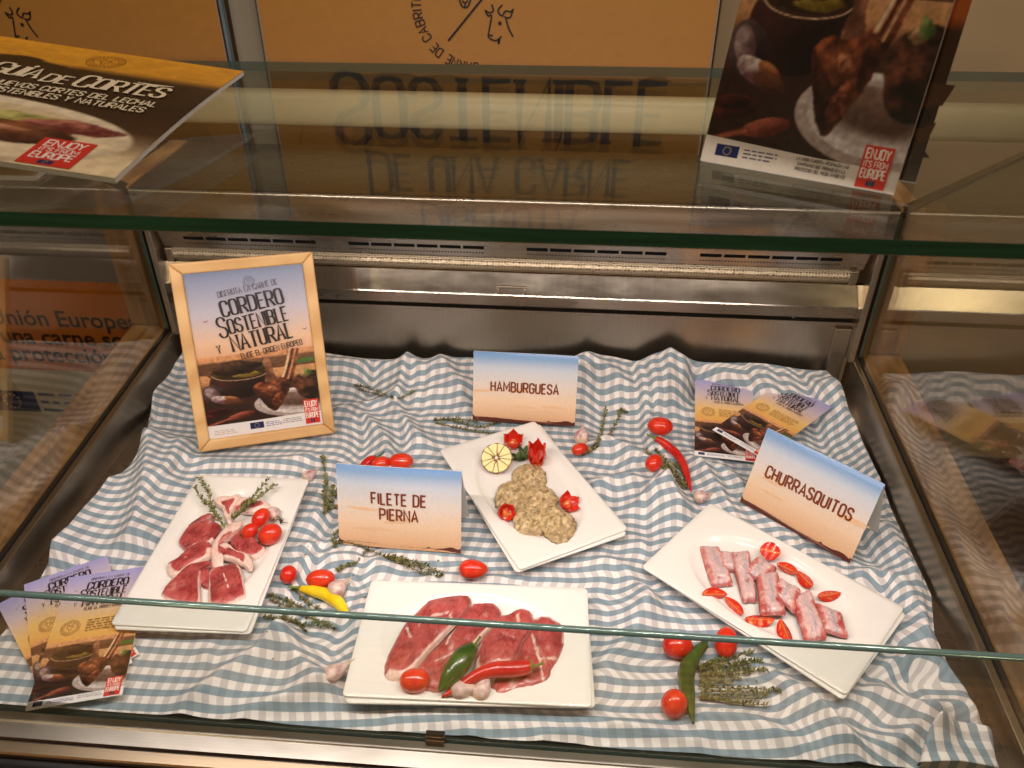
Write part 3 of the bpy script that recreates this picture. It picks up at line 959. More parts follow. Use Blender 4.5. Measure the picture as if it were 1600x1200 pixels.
class Print:
    """flat coloured faces on a card: x right, y up, stacked a few microns apart"""
    def __init__(self, z=0.0006, step=1.1e-5, warp=None):
        self.V, self.F, self.Cc = [], [], []
        self.z, self.step, self.warp = z, step, warp
    def up(self, k=1):
        self.z += self.step * k
    def poly(self, pts, col, cols=None):
        n = len(self.V)
        for i, p in enumerate(pts):
            self.V.append((p[0], p[1], self.z))
            self.Cc.append(cols[i] if cols else col)
        self.F.append(tuple(range(n, n + len(pts))))
        self.up()
    def grid(self, x0, x1, y0, y1, stops, nx=2, ny=24, dark_bottom=None):
        n = len(self.V)
        for j in range(ny + 1):
            t = j / ny
            for k in range(len(stops) - 1):
                if stops[k][0] <= t <= stops[k + 1][0]:
                    f = (t - stops[k][0]) / max(1e-6, stops[k + 1][0] - stops[k][0])
                    c = tuple(a + (b - a) * f for a, b in zip(stops[k][1][:3], stops[k + 1][1][:3]))
                    break
            for i in range(nx + 1):
                self.V.append((x0 + (x1 - x0) * i / nx, y0 + (y1 - y0) * t, self.z))
                self.Cc.append(c)
        for j in range(ny):
            for i in range(nx):
                a = n + j * (nx + 1) + i
                self.F.append((a, a + 1, a + nx + 2, a + nx + 1))
        self.up()
    def ell(self, cx, cy, rx, ry, col, rot=0.0, jag=0.0, n=28, r=None, col2=None):
        r = r or rng(int(cx * 9e4) + int(cy * 7e4))
        pts, cols = [], []
        c, s = math.cos(rot), math.sin(rot)
        for k in range(n):
            a = 2 * PI * k / n
            j = 1 + jag * (r.random() - 0.5) * 2
            u, v = rx * j * math.cos(a), ry * j * math.sin(a)
            pts.append((cx + u * c - v * s, cy + u * s + v * c))
            f = 0.5 + 0.5 * math.sin(a)
            cols.append(tuple(p + (q - p) * f for p, q in zip((col2 or col)[:3], col[:3])))
        self.poly(pts, col, cols)
    def ring(self, cx, cy, rad, w, col, n=36, squash=1.0):
        i0 = len(self.V)
        for k in range(n):
            a = 2 * PI * k / n
            for q in (rad - w / 2, rad + w / 2):
                self.V.append((cx + q * math.cos(a), cy + q * squash * math.sin(a), self.z))
                self.Cc.append(col)
        for k in range(n):
            a, b = i0 + 2 * k, i0 + 2 * ((k + 1) % n)
            self.F.append((a, a + 1, b + 1, b))
        self.up()
    def line(self, pts, wid, col, contrast=1.0, taper=False):
        """mitred ribbon; contrast < 1 thins strokes that run level"""
        P = [Vector(p) for p in pts]
        closed = len(P) > 3 and (P[0] - P[-1]).length < 1e-7
        if closed:
            P = P[:-1]
        n = len(P)
        i0 = len(self.V)
        for i in range(n):
            a = P[(i - 1) % n] if (closed or i > 0) else None
            b = P[(i + 1) % n] if (closed or i < n - 1) else None
            d1 = (P[i] - a).normalized() if a is not None else None
            d2 = (b - P[i]).normalized() if b is not None else None
            if d1 is None: d1 = d2
            if d2 is None: d2 = d1
            t = d1 + d2
            t = t.normalized() if t.length > 1e-6 else d1
            nn = Vector((-t.y, t.x))
            cosh = max(0.45, abs(nn.dot(Vector((-d1.y, d1.x)))))
            w = wid * (contrast + (1 - contrast) * abs(t.y)) / cosh / 2
            if taper and i in (0, n - 1):
                w *= 0.35
            for sg in (1, -1):
                q = P[i] + nn * (w * sg)
                self.V.append((q.x, q.y, self.z))
                self.Cc.append(col)
        for i in range(n if closed else n - 1):
            a, b = i0 + 2 * i, i0 + 2 * ((i + 1) % n)
            self.F.append((a, a + 1, b + 1, b))
        self.up(0.5)
    def width(self, s, h, xs=1.0, track=0.17):
        return sum(GLP[c][0] * 0.1 * h * xs + track * h for c in s) - track * h
    def text(self, s, x, y, h, col, wt=0.13, xs=1.0, track=0.17, align='l', ang=0.0, serif=False, first=1.0, curve=None):
        w = self.width(s, h, xs, track) + (GLP[s[0]][0] * 0.1 * h * xs * (first - 1) if first != 1 else 0)
        cur = -w / 2 if align == 'c' else (-w if align == 'r' else 0.0)
        ca, sa = math.cos(ang), math.sin(ang)
        def tf(u, v):
            return (x + u * ca - v * sa, y + u * sa + v * ca)
        for i, c in enumerate(s):
            gw, strokes = GLP[c]
            k = first if i == 0 else 1.0
            base = -h * (first - 1) * 0.35 if i == 0 else 0.0
            for st in strokes:
                pts = [(cur + p[0] * 0.1 * h * xs * k, base + p[1] * 0.1 * h * k) for p in st]
                if curve:
                    q = [curve(*p) for p in pts]
                else:
                    q = [tf(*p) for p in pts]
                self.line(q, wt * h, col, 0.42 if serif else 1.0)
                if serif:
                    for e, f in ((st[0], st[1]), (st[-1], st[-2])):
                        if abs(e[1] - f[1]) > 2.5 * abs(e[0] - f[0]) * 0.5 and (e[1] < 0.3 or e[1] > 9.7):
                            ex, ey = cur + e[0] * 0.1 * h * xs * k, base + e[1] * 0.1 * h * k
                            self.line([tf(ex - 0.11 * h, ey), tf(ex + 0.11 * h, ey)], 0.055 * h, col)
            cur += gw * 0.1 * h * xs * k + track * h
        return w
    def build(self, name, parent, mat=None):
        V = self.V
        if self.warp:
            V = [(x, y, z + self.warp(x, y)) for x, y, z in V]
        return mk(name, V, self.F, mat or M_PRINT, parent, self.Cc)

INK = C(44, 34, 38)
def microtext(p, x0, x1, y0, lines, pitch, col, seed=1, wt=0.35):
    r = rng(seed)
    for k in range(lines):
        y = y0 - k * pitch
        x = x0
        end = x1 - r.random() * (x1 - x0) * 0.25
        while x < end:
            w = pitch * r.uniform(0.7, 2.6)
            p.poly([(x, y), (min(x + w, x1), y), (min(x + w, x1), y + pitch * wt), (x, y + pitch * wt)], col)
            x += w + pitch * 0.45

def eu_flag(p, x, y, w, h):
    p.poly([(x, y), (x + w, y), (x + w, y + h), (x, y + h)], C(28, 38, 92))
    for k in range(12):
        a = 2 * PI * k / 12
        cx, cy = x + w / 2 + h * 0.33 * math.cos(a), y + h / 2 + h * 0.33 * math.sin(a)
        pts = []
        for q in range(10):
            rr_ = h * (0.065 if q % 2 == 0 else 0.028)
            pts.append((cx + rr_ * math.sin(PI * q / 5), cy + rr_ * math.cos(PI * q / 5)))
        p.poly(pts, C(236, 200, 60))

def badge(p, x, y, w, h):
    p.poly([(x, y), (x + w, y), (x + w, y + h), (x, y + h)], C(214, 52, 38))
    wc = C(250, 236, 226)
    p.text('ENJOY', x + w / 2, y + h * 0.70, h * 0.23, wc, 0.15, 0.78 * w / h * 1.42, 0.13, 'c')
    p.text("IT'S FROM", x + w / 2, y + h * 0.50, h * 0.14, wc, 0.13, 0.80 * w / h * 1.42, 0.14, 'c')
    p.text('EUROPE', x + w / 2, y + h * 0.24, h * 0.21, wc, 0.15, 0.70 * w / h * 1.42, 0.13, 'c')
    eu_flag(p, x + w * 0.36, y + h * 0.05, w * 0.28, h * 0.13)

def emblem(p, cx, cy, r, col, w=0.05):
    """ring of lettering round a small goat's head"""
    p.ring(cx, cy, r, r * w, col)
    p.ring(cx, cy, r * 0.66, r * w * 0.7, col)
    for k in range(26):
        a = 2 * PI * k / 26
        p.line([(cx + r * 0.74 * math.cos(a), cy + r * 0.74 * math.sin(a)), (cx + r * 0.9 * math.cos(a + 0.03), cy + r * 0.9 * math.sin(a + 0.03))], r * 0.07, col)
    hd = [(-.25, .1), (-.18, -.2), (-.08, -.42), (.06, -.42), (.16, -.2), (.25, .1), (.1, .22), (-.1, .22), (-.25, .1)]
    p.line([(cx + u * r, cy + v * r) for u, v in hd], r * w, col)
    for sg in (-1, 1):
        p.line([(cx + sg * .12 * r, cy + .24 * r), (cx + sg * .22 * r, cy + .45 * r), (cx + sg * .38 * r, cy + .38 * r)], r * w, col)
        p.line([(cx + sg * .26 * r, cy + .08 * r), (cx + sg * .48 * r, cy + .02 * r)], r * w, col)

def mottle(p, cx, cy, rx, ry, cols, n, seed, size=0.16, rot=0.0):
    r = rng(seed)
    c, s = math.cos(rot), math.sin(rot)
    for _ in range(n):
        a, q = r.uniform(0, 2 * PI), math.sqrt(r.random()) * 0.82
        u, v = rx * q * math.cos(a), ry * q * math.sin(a)
        p.ell(cx + u * c - v * s, cy + u * s + v * c, rx * size * r.uniform(0.5, 1.3), ry * size * r.uniform(0.5, 1.3), r.choice(cols), r.uniform(0, PI), 0.3, 9, r)

def vnoise(U, V, scale, seed, octs=4):
    out = np.zeros(U.shape)
    amp, tot = 1.0, 0.0
    for o in range(octs):
        rs = np.random.RandomState(seed + 31 * o)
        g = rs.rand(64, 64)
        x, y = U * scale * 2 ** o, V * scale * 2 ** o
        i, j = np.floor(x).astype(int), np.floor(y).astype(int)
        fx, fy = x - i, y - j
        fx, fy = fx * fx * (3 - 2 * fx), fy * fy * (3 - 2 * fy)
        A, B_, C_, D_ = g[j % 64, i % 64], g[j % 64, (i + 1) % 64], g[(j + 1) % 64, i % 64], g[(j + 1) % 64, (i + 1) % 64]
        out += amp * ((A * (1 - fx) + B_ * fx) * (1 - fy) + (C_ * (1 - fx) + D_ * fx) * fy)
        tot += amp
        amp *= 0.55
    return out / tot

class Raster:
    """a small picture painted by shapes, later laid on a fine grid of coloured vertices"""
    def __init__(self, nx, ny, seed):
        self.u, self.v = np.meshgrid((np.arange(nx)) / (nx - 1), (np.arange(ny)) / (ny - 1))
        self.I = np.zeros((ny, nx, 3))
        self.a = 1.0
        self.seed = seed
    def put(self, mask, col):
        m = np.clip(mask, 0, 1)[..., None]
        self.I = self.I * (1 - m) + np.asarray(col, float) * m
    def ramp(self, stops):
        t = self.v
        for k in range(3):
            self.I[..., k] = np.interp(t, [q[0] for q in stops], [q[1][k] for q in stops])
    def ell(self, cx, cy, rx, ry, lo, hi, rot=0.0, soft=0.06, wob=0.0, tex=0.25, ts=14, ang=2.2, asp=1.0):
        self.seed += 7
        c, s_ = math.cos(rot), math.sin(rot)
        du, dv = self.u - cx, self.v - cy
        x, y = (du * c + dv * s_) / rx, (-du * s_ + dv * c) / ry
        n = vnoise(self.u + 3, self.v + 3, ts, self.seed)
        d = np.sqrt(x * x + y * y) + wob * (n - 0.5) * 2
        sh = 0.5 + 0.5 * (x * math.cos(ang) + y * math.sin(ang)) / np.maximum(d, 0.6)
        f = np.clip(sh * 0.8 + tex * 2.4 * (vnoise(self.u + 5, self.v + 1, ts * 1.7, self.seed + 3) - 0.5), 0, 1)[..., None]
        self.put((1 - d) / soft + 0.5, np.asarray(lo, float) * (1 - f) + np.asarray(hi, float) * f)
    def stroke(self, pts, w0, w1, lo, hi, tex=0.3, ts=20):
        self.seed += 5
        pts = spline(pts, 8)
        D = np.full(self.u.shape, 9.0)
        T = np.zeros(self.u.shape)
        n = len(pts) - 1
        for i in range(n):
            p, q = pts[i], pts[i + 1]
            e = q - p
            t = np.clip(((self.u - p[0]) * e[0] + (self.v - p[1]) * e[1]) / max(float(e @ e), 1e-9), 0, 1)
            d = np.hypot(self.u - p[0] - t * e[0], self.v - p[1] - t * e[1])
            T = np.where(d < D, (i + t) / n, T)
            D = np.minimum(D, d)
        wd = w0 + (w1 - w0) * T
        f = np.clip(1 - D / wd + tex * 2 * (vnoise(self.u, self.v, ts, self.seed) - 0.5), 0, 1)[..., None]
        self.put((wd - D) / 0.006 + 0.3, np.asarray(lo, float) * (1 - f) + np.asarray(hi, float) * f)
    def poly(self, pts, lo, hi, tex=0.6, ts=12, ang=2.2, wob=0.012):
        self.seed += 9
        P = spline(pts, 4, True)
        nx_ = vnoise(self.u + 2, self.v, 18, self.seed) - 0.5
        ny_ = vnoise(self.u, self.v + 4, 18, self.seed + 1) - 0.5
        U, V = self.u + wob * 2 * nx_, self.v + wob * 2 * ny_
        ins = np.zeros(U.shape, bool)
        for i in range(len(P)):
            (x0, y0), (x1, y1) = P[i], P[(i + 1) % len(P)]
            if y0 == y1:
                continue
            ins ^= ((y0 > V) != (y1 > V)) & (U < (x1 - x0) * (V - y0) / (y1 - y0) + x0)
        m = ins.astype(float)
        m = (m + np.roll(m, 1, 0) + np.roll(m, -1, 0) + np.roll(m, 1, 1) + np.roll(m, -1, 1)) / 5
        c = np.mean(P, 0)
        sh = 0.5 + ((self.u - c[0]) * math.cos(ang) + (self.v - c[1]) * math.sin(ang)) * 1.6
        f = np.clip(sh + tex * 2.4 * (vnoise(self.u + 5, self.v + 1, ts, self.seed + 3) - 0.5), 0, 1)[..., None]
        self.put(m, np.asarray(lo, float) * (1 - f) + np.asarray(hi, float) * f)
    def linear(self):
        c = np.clip(self.I / 255.0, 0, 1)
        return np.where(c <= 0.04045, c / 12.92, ((c + 0.055) / 1.055) ** 2.4)

def lamb_image(seed=3, nx=190, ny=150):
    """still life: pot of stew, garlic, wooden spoon, roast chops on a white plate"""
    r = Raster(nx, ny, seed)
    r.ramp([(0, (56, 36, 32)), (.40, (70, 44, 36)), (.52, (140, 90, 60)), (.62, (206, 152, 104)), (.74, (214, 164, 116)), (.78, (120, 82, 58)), (.90, (130, 92, 66)), (.93, (228, 166, 118)), (1, (230, 170, 124))])
    n = vnoise(r.u, r.v * 3, 5, seed)
    r.put(np.clip(((0.86 + 0.05 * np.sin(5 * r.u + 1) + 0.03 * (n - .5) * 2) - r.v) / 0.02, 0, 1) * (r.v > .74), (118, 80, 58))
    r.put(np.clip((r.u - .76) / .03, 0, 1) * np.clip(1.6 - np.abs(r.v - .79 - .02 * r.u) / .03, 0, 1), (84, 118, 58))
    r.put(1 - np.abs(r.v - .40 - .12 * r.u) / .10, (86, 54, 42))
    # pot
    body = (np.abs(r.u - .34) < .27 - .22 * np.clip(.74 - r.v, 0, 1)) & (r.v < .76) & (r.v > .36)
    r.ell(.34, .60, .27, .24, (36, 20, 20), (100, 58, 50), 0, .05, .02, .15, 6)
    r.ell(.34, .735, .275, .105, (70, 42, 34), (146, 98, 82), -.02, .04, 0, .1)
    r.ell(.34, .735, .255, .090, (52, 34, 20), (104, 84, 38), -.02, .06, 0, .5, 16)
    r.ell(.39, .70, .13, .045, (120, 96, 34), (176, 152, 70), -.05, .2, .1, .4, 20)
    r.ell(.31, .80, .215, .105, (34, 22, 17), (104, 72, 52), 0.03, .08, .28, .55, 12)
    r.stroke([(.085, .74), (.17, .655), (.34, .622), (.52, .65), (.605, .735)], .006, .006, (150, 110, 84), (226, 196, 160))
    r.stroke([(.085, .74), (.02, .765), (-.03, .76)], .018, .014, (80, 50, 44), (140, 96, 84))
    # jar and garlic at left
    r.ell(.10, .46, .10, .14, (46, 30, 32), (128, 100, 98), .3, .08, .03, .2)
    r.ell(.085, .47, .055, .10, (110, 78, 78), (206, 186, 178), .35, .2, .05, .3)
    r.ell(.17, .36, .12, .055, (120, 80, 84), (240, 224, 214), -.45, .12, .10, .5, 18)
    r.ell(.24, .37, .07, .03, (120, 62, 36), (206, 140, 92), -.5, .2, .1, .4)
    r.ell(.26, .31, .09, .05, (70, 40, 32), (140, 84, 58), -.3, .2, .1, .3)
    r.ell(.10, .18, .135, .06, (52, 22, 22), (150, 66, 52), .1, .07, 0, .2)
    r.ell(.09, .20, .10, .035, (40, 18, 18), (96, 44, 38), .1, .2, 0, .2)
    r.ell(.30, .105, .125, .045, (104, 46, 36), (196, 112, 86), .28, .08, 0, .2)
    r.stroke([(.20, .075), (.08, .03), (-.02, -.01)], .020, .016, (110, 54, 40), (186, 108, 82))
    # plate
    r.ell(.82, .20, .40, .215, (180, 160, 152), (246, 238, 232), -.08, .03, 0, .05, 6, 1.2)
    r.ell(.83, .205, .35, .175, (206, 190, 184), (232, 222, 216), -.08, .04, 0, .05, 6, -1.2)
    r.ell(.84, .215, .30, .14, (150, 130, 122), (226, 214, 208), -.08, .10, 0, .08, 6, -1.0)
    r.ell(.80, .24, .24, .10, (92, 64, 54), (150, 120, 106), -.2, .5, 0, .1)
    # rear chop
    r.poly([(.78, .50), (.84, .60), (.93, .64), (1.02, .60), (1.02, .26), (.92, .22), (.83, .30)], (30, 17, 15), (128, 76, 52), .8, 14)
    r.ell(.90, .60, .05, .04, (120, 90, 60), (206, 170, 128), .3, .4, .5, .6, 20)
    r.ell(.92, .63, .03, .05, (70, 92, 40), (150, 166, 96), .5, .5, .5, .6, 24)
    # shorter bone behind, then the near chop with its long bones
    r.poly([(.55, .52), (.56, .70), (.55, .86), (.58, .91), (.615, .86), (.63, .68), (.65, .54)], (88, 50, 36), (206, 150, 112), .5, 14)
    r.poly([(.43, .50), (.50, .56), (.60, .55), (.69, .62), (.75, .80), (.785, 1.04), (.87, 1.04), (.84, .82), (.80, .60), (.74, .40), (.67, .22), (.60, .11), (.55, .15), (.50, .27), (.455, .38)], (58, 28, 20), (176, 98, 62), .75, 13)
    r.stroke([(.70, .60), (.755, .80), (.80, 1.04)], .016, .014, (186, 138, 102), (240, 212, 182), .4)
    r.stroke([(.745, .56), (.80, .78), (.85, 1.02)], .012, .012, (150, 96, 64), (222, 176, 138), .4)
    r.stroke([(.725, .58), (.78, .80), (.825, 1.02)], .006, .005, (54, 27, 20), (70, 36, 26))
    r.poly([(.43, .49), (.47, .44), (.55, .36), (.58, .22), (.55, .16), (.50, .27), (.455, .38)], (38, 20, 16), (104, 54, 38), .7, 16)
    r.ell(.60, .44, .06, .05, (110, 56, 38), (214, 146, 106), -.3, .6, .5, .8, 22)
    r.ell(.63, .30, .035, .08, (90, 44, 30), (190, 112, 74), -.4, .6, .5, .8, 22)
    r.I *= (0.82 + 0.28 * vnoise(r.u, r.v, 40, seed + 90, 2))[..., None]
    r.I = 255 * np.clip(r.I / 255, 0, 1) ** 1.12
    return r.linear()

def steak_image(nx=200, ny=150):
    """booklet cover: stew pot shadows above, a plate with a seared cut in front"""
    r = Raster(nx, ny, 70)
    r.ramp([(0, (232, 210, 168)), (.10, (230, 206, 164)), (.30, (70, 46, 28)), (.50, (46, 30, 20)), (.74, (58, 38, 24)), (.80, (210, 146, 44)), (1, (224, 156, 44))])
    top = .80 - .06 * r.u + .05 * np.exp(-((r.u - .42) / .09) ** 2) + .03 * (vnoise(r.u, r.v, 26, 5) - .5)
    r.put(np.clip((top - r.v) / .015, 0, 1) * (r.v > .6) * (r.u < .93), (44, 29, 18))
    r.ell(.24, .56, .12, .07, (60, 40, 32), (186, 150, 130), -.5, .3, .15, .5)
    r.ell(.16, .60, .14, .10, (36, 24, 18), (100, 70, 54), .2, .3, .1, .4)
    r.ell(.42, .50, .05, .035, (120, 70, 30), (228, 176, 90), -.4, .3, .3, .4)
    r.ell(.62, .60, .2, .06, (34, 22, 14), (80, 56, 36), -.1, .4, .1, .3)
    r.ell(.46, .20, .50, .235, (190, 168, 134), (246, 230, 198), -.01, .03, 0, .05, 6, 1.4)
    r.ell(.47, .195, .45, .195, (214, 192, 154), (236, 216, 180), -.01, .05, 0, .05, 6, -1.4)
    r.ell(.66, .27, .18, .06, (110, 100, 44), (206, 200, 120), 0, .2, .3, .6, 18)
    r.ell(.78, .27, .12, .05, (100, 40, 40), (190, 120, 100), 0, .2, .35, .7, 22)
    r.ell(.62, .19, .21, .072, (54, 28, 18), (148, 86, 54), -.04, .06, .10, .6, 12)
    r.ell(.63, .215, .07, .015, (170, 110, 80), (230, 180, 140), -.05, .3, .2, .3)
    r.ell(.38, .30, .02, .012, (130, 50, 50), (170, 80, 70), .5, .3, .5, .3)
    r.I *= (0.92 + 0.18 * vnoise(r.u, r.v, 40, 91, 2))[..., None]
    return r.linear()

LAMB = lamb_image()
def photo_part(name, parent, img, x0, y0, w, h, z, warp=None, mat=None):
    ny, nx = img.shape[:2]
    U, V = np.meshgrid(np.arange(nx) / (nx - 1), np.arange(ny) / (ny - 1))
    X, Y = x0 + w * U, y0 + h * V
    Z = np.full(X.shape, z)
    if warp:
        Z = Z + np.vectorize(warp)(X, Y)
    P = np.stack([X, Y, Z], -1).reshape(-1, 3)
    idx = np.arange(nx * ny).reshape(ny, nx)
    F = np.stack([idx[:-1, :-1], idx[:-1, 1:], idx[1:, 1:], idx[1:, :-1]], -1).reshape(-1, 4).tolist()
    return mk(name, P, F, mat or M_PRINT, parent, img.reshape(-1, 3).tolist())

def masthead(p, cx, top, h, ang, xs=1.0):
    """the stacked serif lettering; top = baseline height of the first line"""
    ca, sa = math.cos(ang), math.sin(ang)
    def pt(u, v):
        return cx + u * ca - v * sa, top + u * sa + v * ca
    x, y = pt(-h * 1.55, h * 1.28)
    p.text('DISFRUTA LA CARNE DE', x, y, h * 0.36, C(70, 58, 62), 0.11, 0.95 * xs, 0.16, 'l', ang, True)
    x, y = pt(h * 0.35, 0)
    p.text('CORDERO', x, y, h, INK, 0.165, 0.94 * xs, 0.16, 'c', ang, True)
    x, y = pt(h * 0.1, -h * 1.16)
    p.text('SOSTENIBLE', x, y, h * 0.92, INK, 0.16, 0.84 * xs, 0.15, 'c', ang, True, 1.45)
    x, y = pt(h * 0.35, -h * 2.32)
    p.text('NATURAL', x, y, h, INK, 0.165, 0.90 * xs, 0.16, 'c', ang, True)
    x, y = pt(-h * 2.55, -h * 2.22)
    p.text('Y', x, y, h * 0.5, INK, 0.14, 0.9 * xs, 0.1, 'l', ang, True)
    x, y = pt(h * 0.75, -h * 2.95)
    p.text('ELIGE EL ORIGEN EUROPEO', x, y, h * 0.36, C(66, 46, 44), 0.13, 0.9 * xs, 0.16, 'c', ang)
    for sg, u, v in ((1, -2.75, -.05), (1, 3.15, -2.0)):
        x, y = pt(u * h, v * h)
        p.line([(x - h * .18, y + h * .06), (x, y), (x + h * .16, y + h * .1)], h * .06, C(150, 92, 70), 1, True)

def panel_root(name, label, cat, x, y, z, yaw, lean, roll=0.0, group=None):
    rot = Matrix.Rotation(yaw, 3, 'Z') @ Matrix.Rotation(lean, 3, 'X') @ Matrix.Rotation(roll, 3, 'Z')
    return thing(name, label, cat, (x, y, z), rot=rot, group=group)

def sheet(w, h, t, warp=None, nx=10, ny=14, x0=None, y0=0.0):
    """thin bent sheet from y0 up, centred on x"""
    V, F = [], []
    xa = -w / 2 if x0 is None else x0
    for s in (0, 1):
        for j in range(ny + 1):
            for i in range(nx + 1):
                x, y = xa + w * i / nx, y0 + h * j / ny
                z = warp(x, y) if warp else 0.0
                V.append((x, y, z + (t if s == 0 else 0.0)))
    o = (nx + 1) * (ny + 1)
    for j in range(ny):
        for i in range(nx):
            a = j * (nx + 1) + i
            F.append((a, a + 1, a + nx + 2, a + nx + 1))
            F.append((o + a, o + a + nx + 1, o + a + nx + 2, o + a + 1))
    def edge(a, b):
        F.append((a, o + a, o + b, b))
    for i in range(nx):
        edge(i, i + 1)
        edge(ny * (nx + 1) + i + 1, ny * (nx + 1) + i)
    for j in range(ny):
        edge((j + 1) * (nx + 1), j * (nx + 1))
        edge(j * (nx + 1) + nx, (j + 1) * (nx + 1) + nx)
    return V, F

# ------------------------------------------------------------------ tent signs
def tent_sign(label, lines, x, y, z, yaw, lean, roll, size):
    w, h = 0.21, 0.148
    t = panel_root('tent_sign', label, 'sign', x, y, z, yaw, lean, roll, 'tent signs naming the cuts')
    bw_ = 0.0018 * math.sin(len(label) * 2.3)
    warp = lambda u, v: -0.0035 * max(0, (v - h + 0.012) / 0.012) ** 2 * (0.6 + 0.4 * u / w) + bw_ * math.cos(PI * u / w) + 0.0012 * math.sin(2 * PI * u / w + v * 20) * v / h
    V, F = sheet(w, h, 0.0012, warp, 8, 24)
    mk('front_card', V, F, M_PAPER, t, smooth=False)
    p = Print(0.0015, warp=warp)
    p.grid(-w / 2, w / 2, 0, h, [(0, C(214, 164, 124)), (0.10, C(228, 184, 146)), (0.30, C(234, 202, 172)), (0.55, C(220, 208, 200)), (0.78, C(196, 202, 214)), (0.92, C(136, 166, 204)), (1.0, C(104, 142, 192))], 8, 40)
    r = rng(len(label))
    top = []
    n = 46
    for k in range(n + 1):
        u = k / n
        hh = 0.0075 + 0.001 * math.sin(9 * u) - 0.0035 * u + (0.0045 * math.exp(-((u - 0.92) / 0.06) ** 2)) + r.uniform(0, 0.0006) + (0.004 if k == n else 0)
        if k == 34: hh += 0.0028
        top.append((-w / 2 + w * u, hh + (0.005 if u < 0.02 else 0)))
    p.poly([(w / 2, 0), *reversed(top), (-w / 2, 0)], C(92, 44, 34))
    p.poly([(-w * .1, 0.0008), (w * .34, 0.0008), (w * .3, 0.0042), (w * .1, 0.0046)], C(168, 112, 74))
    for k in range(5):
        p.ell(r.uniform(-.4, .4) * w, r.uniform(.15, .5) * h, w * .12, h * .02, C(228, 188, 152), r.uniform(-.1, .1), 0.2)
    p.build('printed_sky', t)
    for (s, yy, hh) in lines:
        q = Print(0.0023, warp=warp)
        q.text(s, 0, yy, hh, C(122, 56, 30), 0.165, size, 0.20, 'c')
        q.build('lettering', t)
    # rear leaf of the tent, clear sleeve lip on top
    a = 2 * (PI / 2 - lean)
    Vb = [(sx * w / 2, h - math.cos(a) * d, -math.sin(a) * d - e) for e in (0.0004, 0.0014) for d in (0.004, h * 0.995) for sx in (-1, 1)]
    mk('rear_card', Vb, [(0, 1, 3, 2), (4, 6, 7, 5), (0, 4, 5, 1), (2, 3, 7, 6), (0, 2, 6, 4), (1, 5, 7, 3)], M_PAPER, t)
    Vs, Fs = sheet(w + 0.003, 0.004, 0.0016, None, 4, 2, None, h - 0.0015)
    mk('sleeve_lip', [(x_, y_, z_ - 0.0035) for x_, y_, z_ in Vs], Fs, M_GLOSS, t)
    return t
tent_sign('tent sign reading FILETE DE PIERNA in two brown lines', [('FILETE DE', 0.0815, 0.0198), ('PIERNA', 0.0530, 0.0198)], -0.2617, 0.9357, 0.0155, -0.0427, 1.2765, 0.012, 0.83)
tent_sign('tent sign reading HAMBURGUESA at the back of the cloth', [('HAMBURGUESA', 0.066, 0.0200)], -0.0758, 1.2986, 0.0195, -0.0266, 1.3112, 0.0, 0.80)
tent_sign('tilted tent sign reading CHURRASQUITOS at the right', [('CHURRASQUITOS', 0.066, 0.0210)], 0.4084, 1.0255, 0.0195, -0.745, 1.23, 0.02, 0.80)

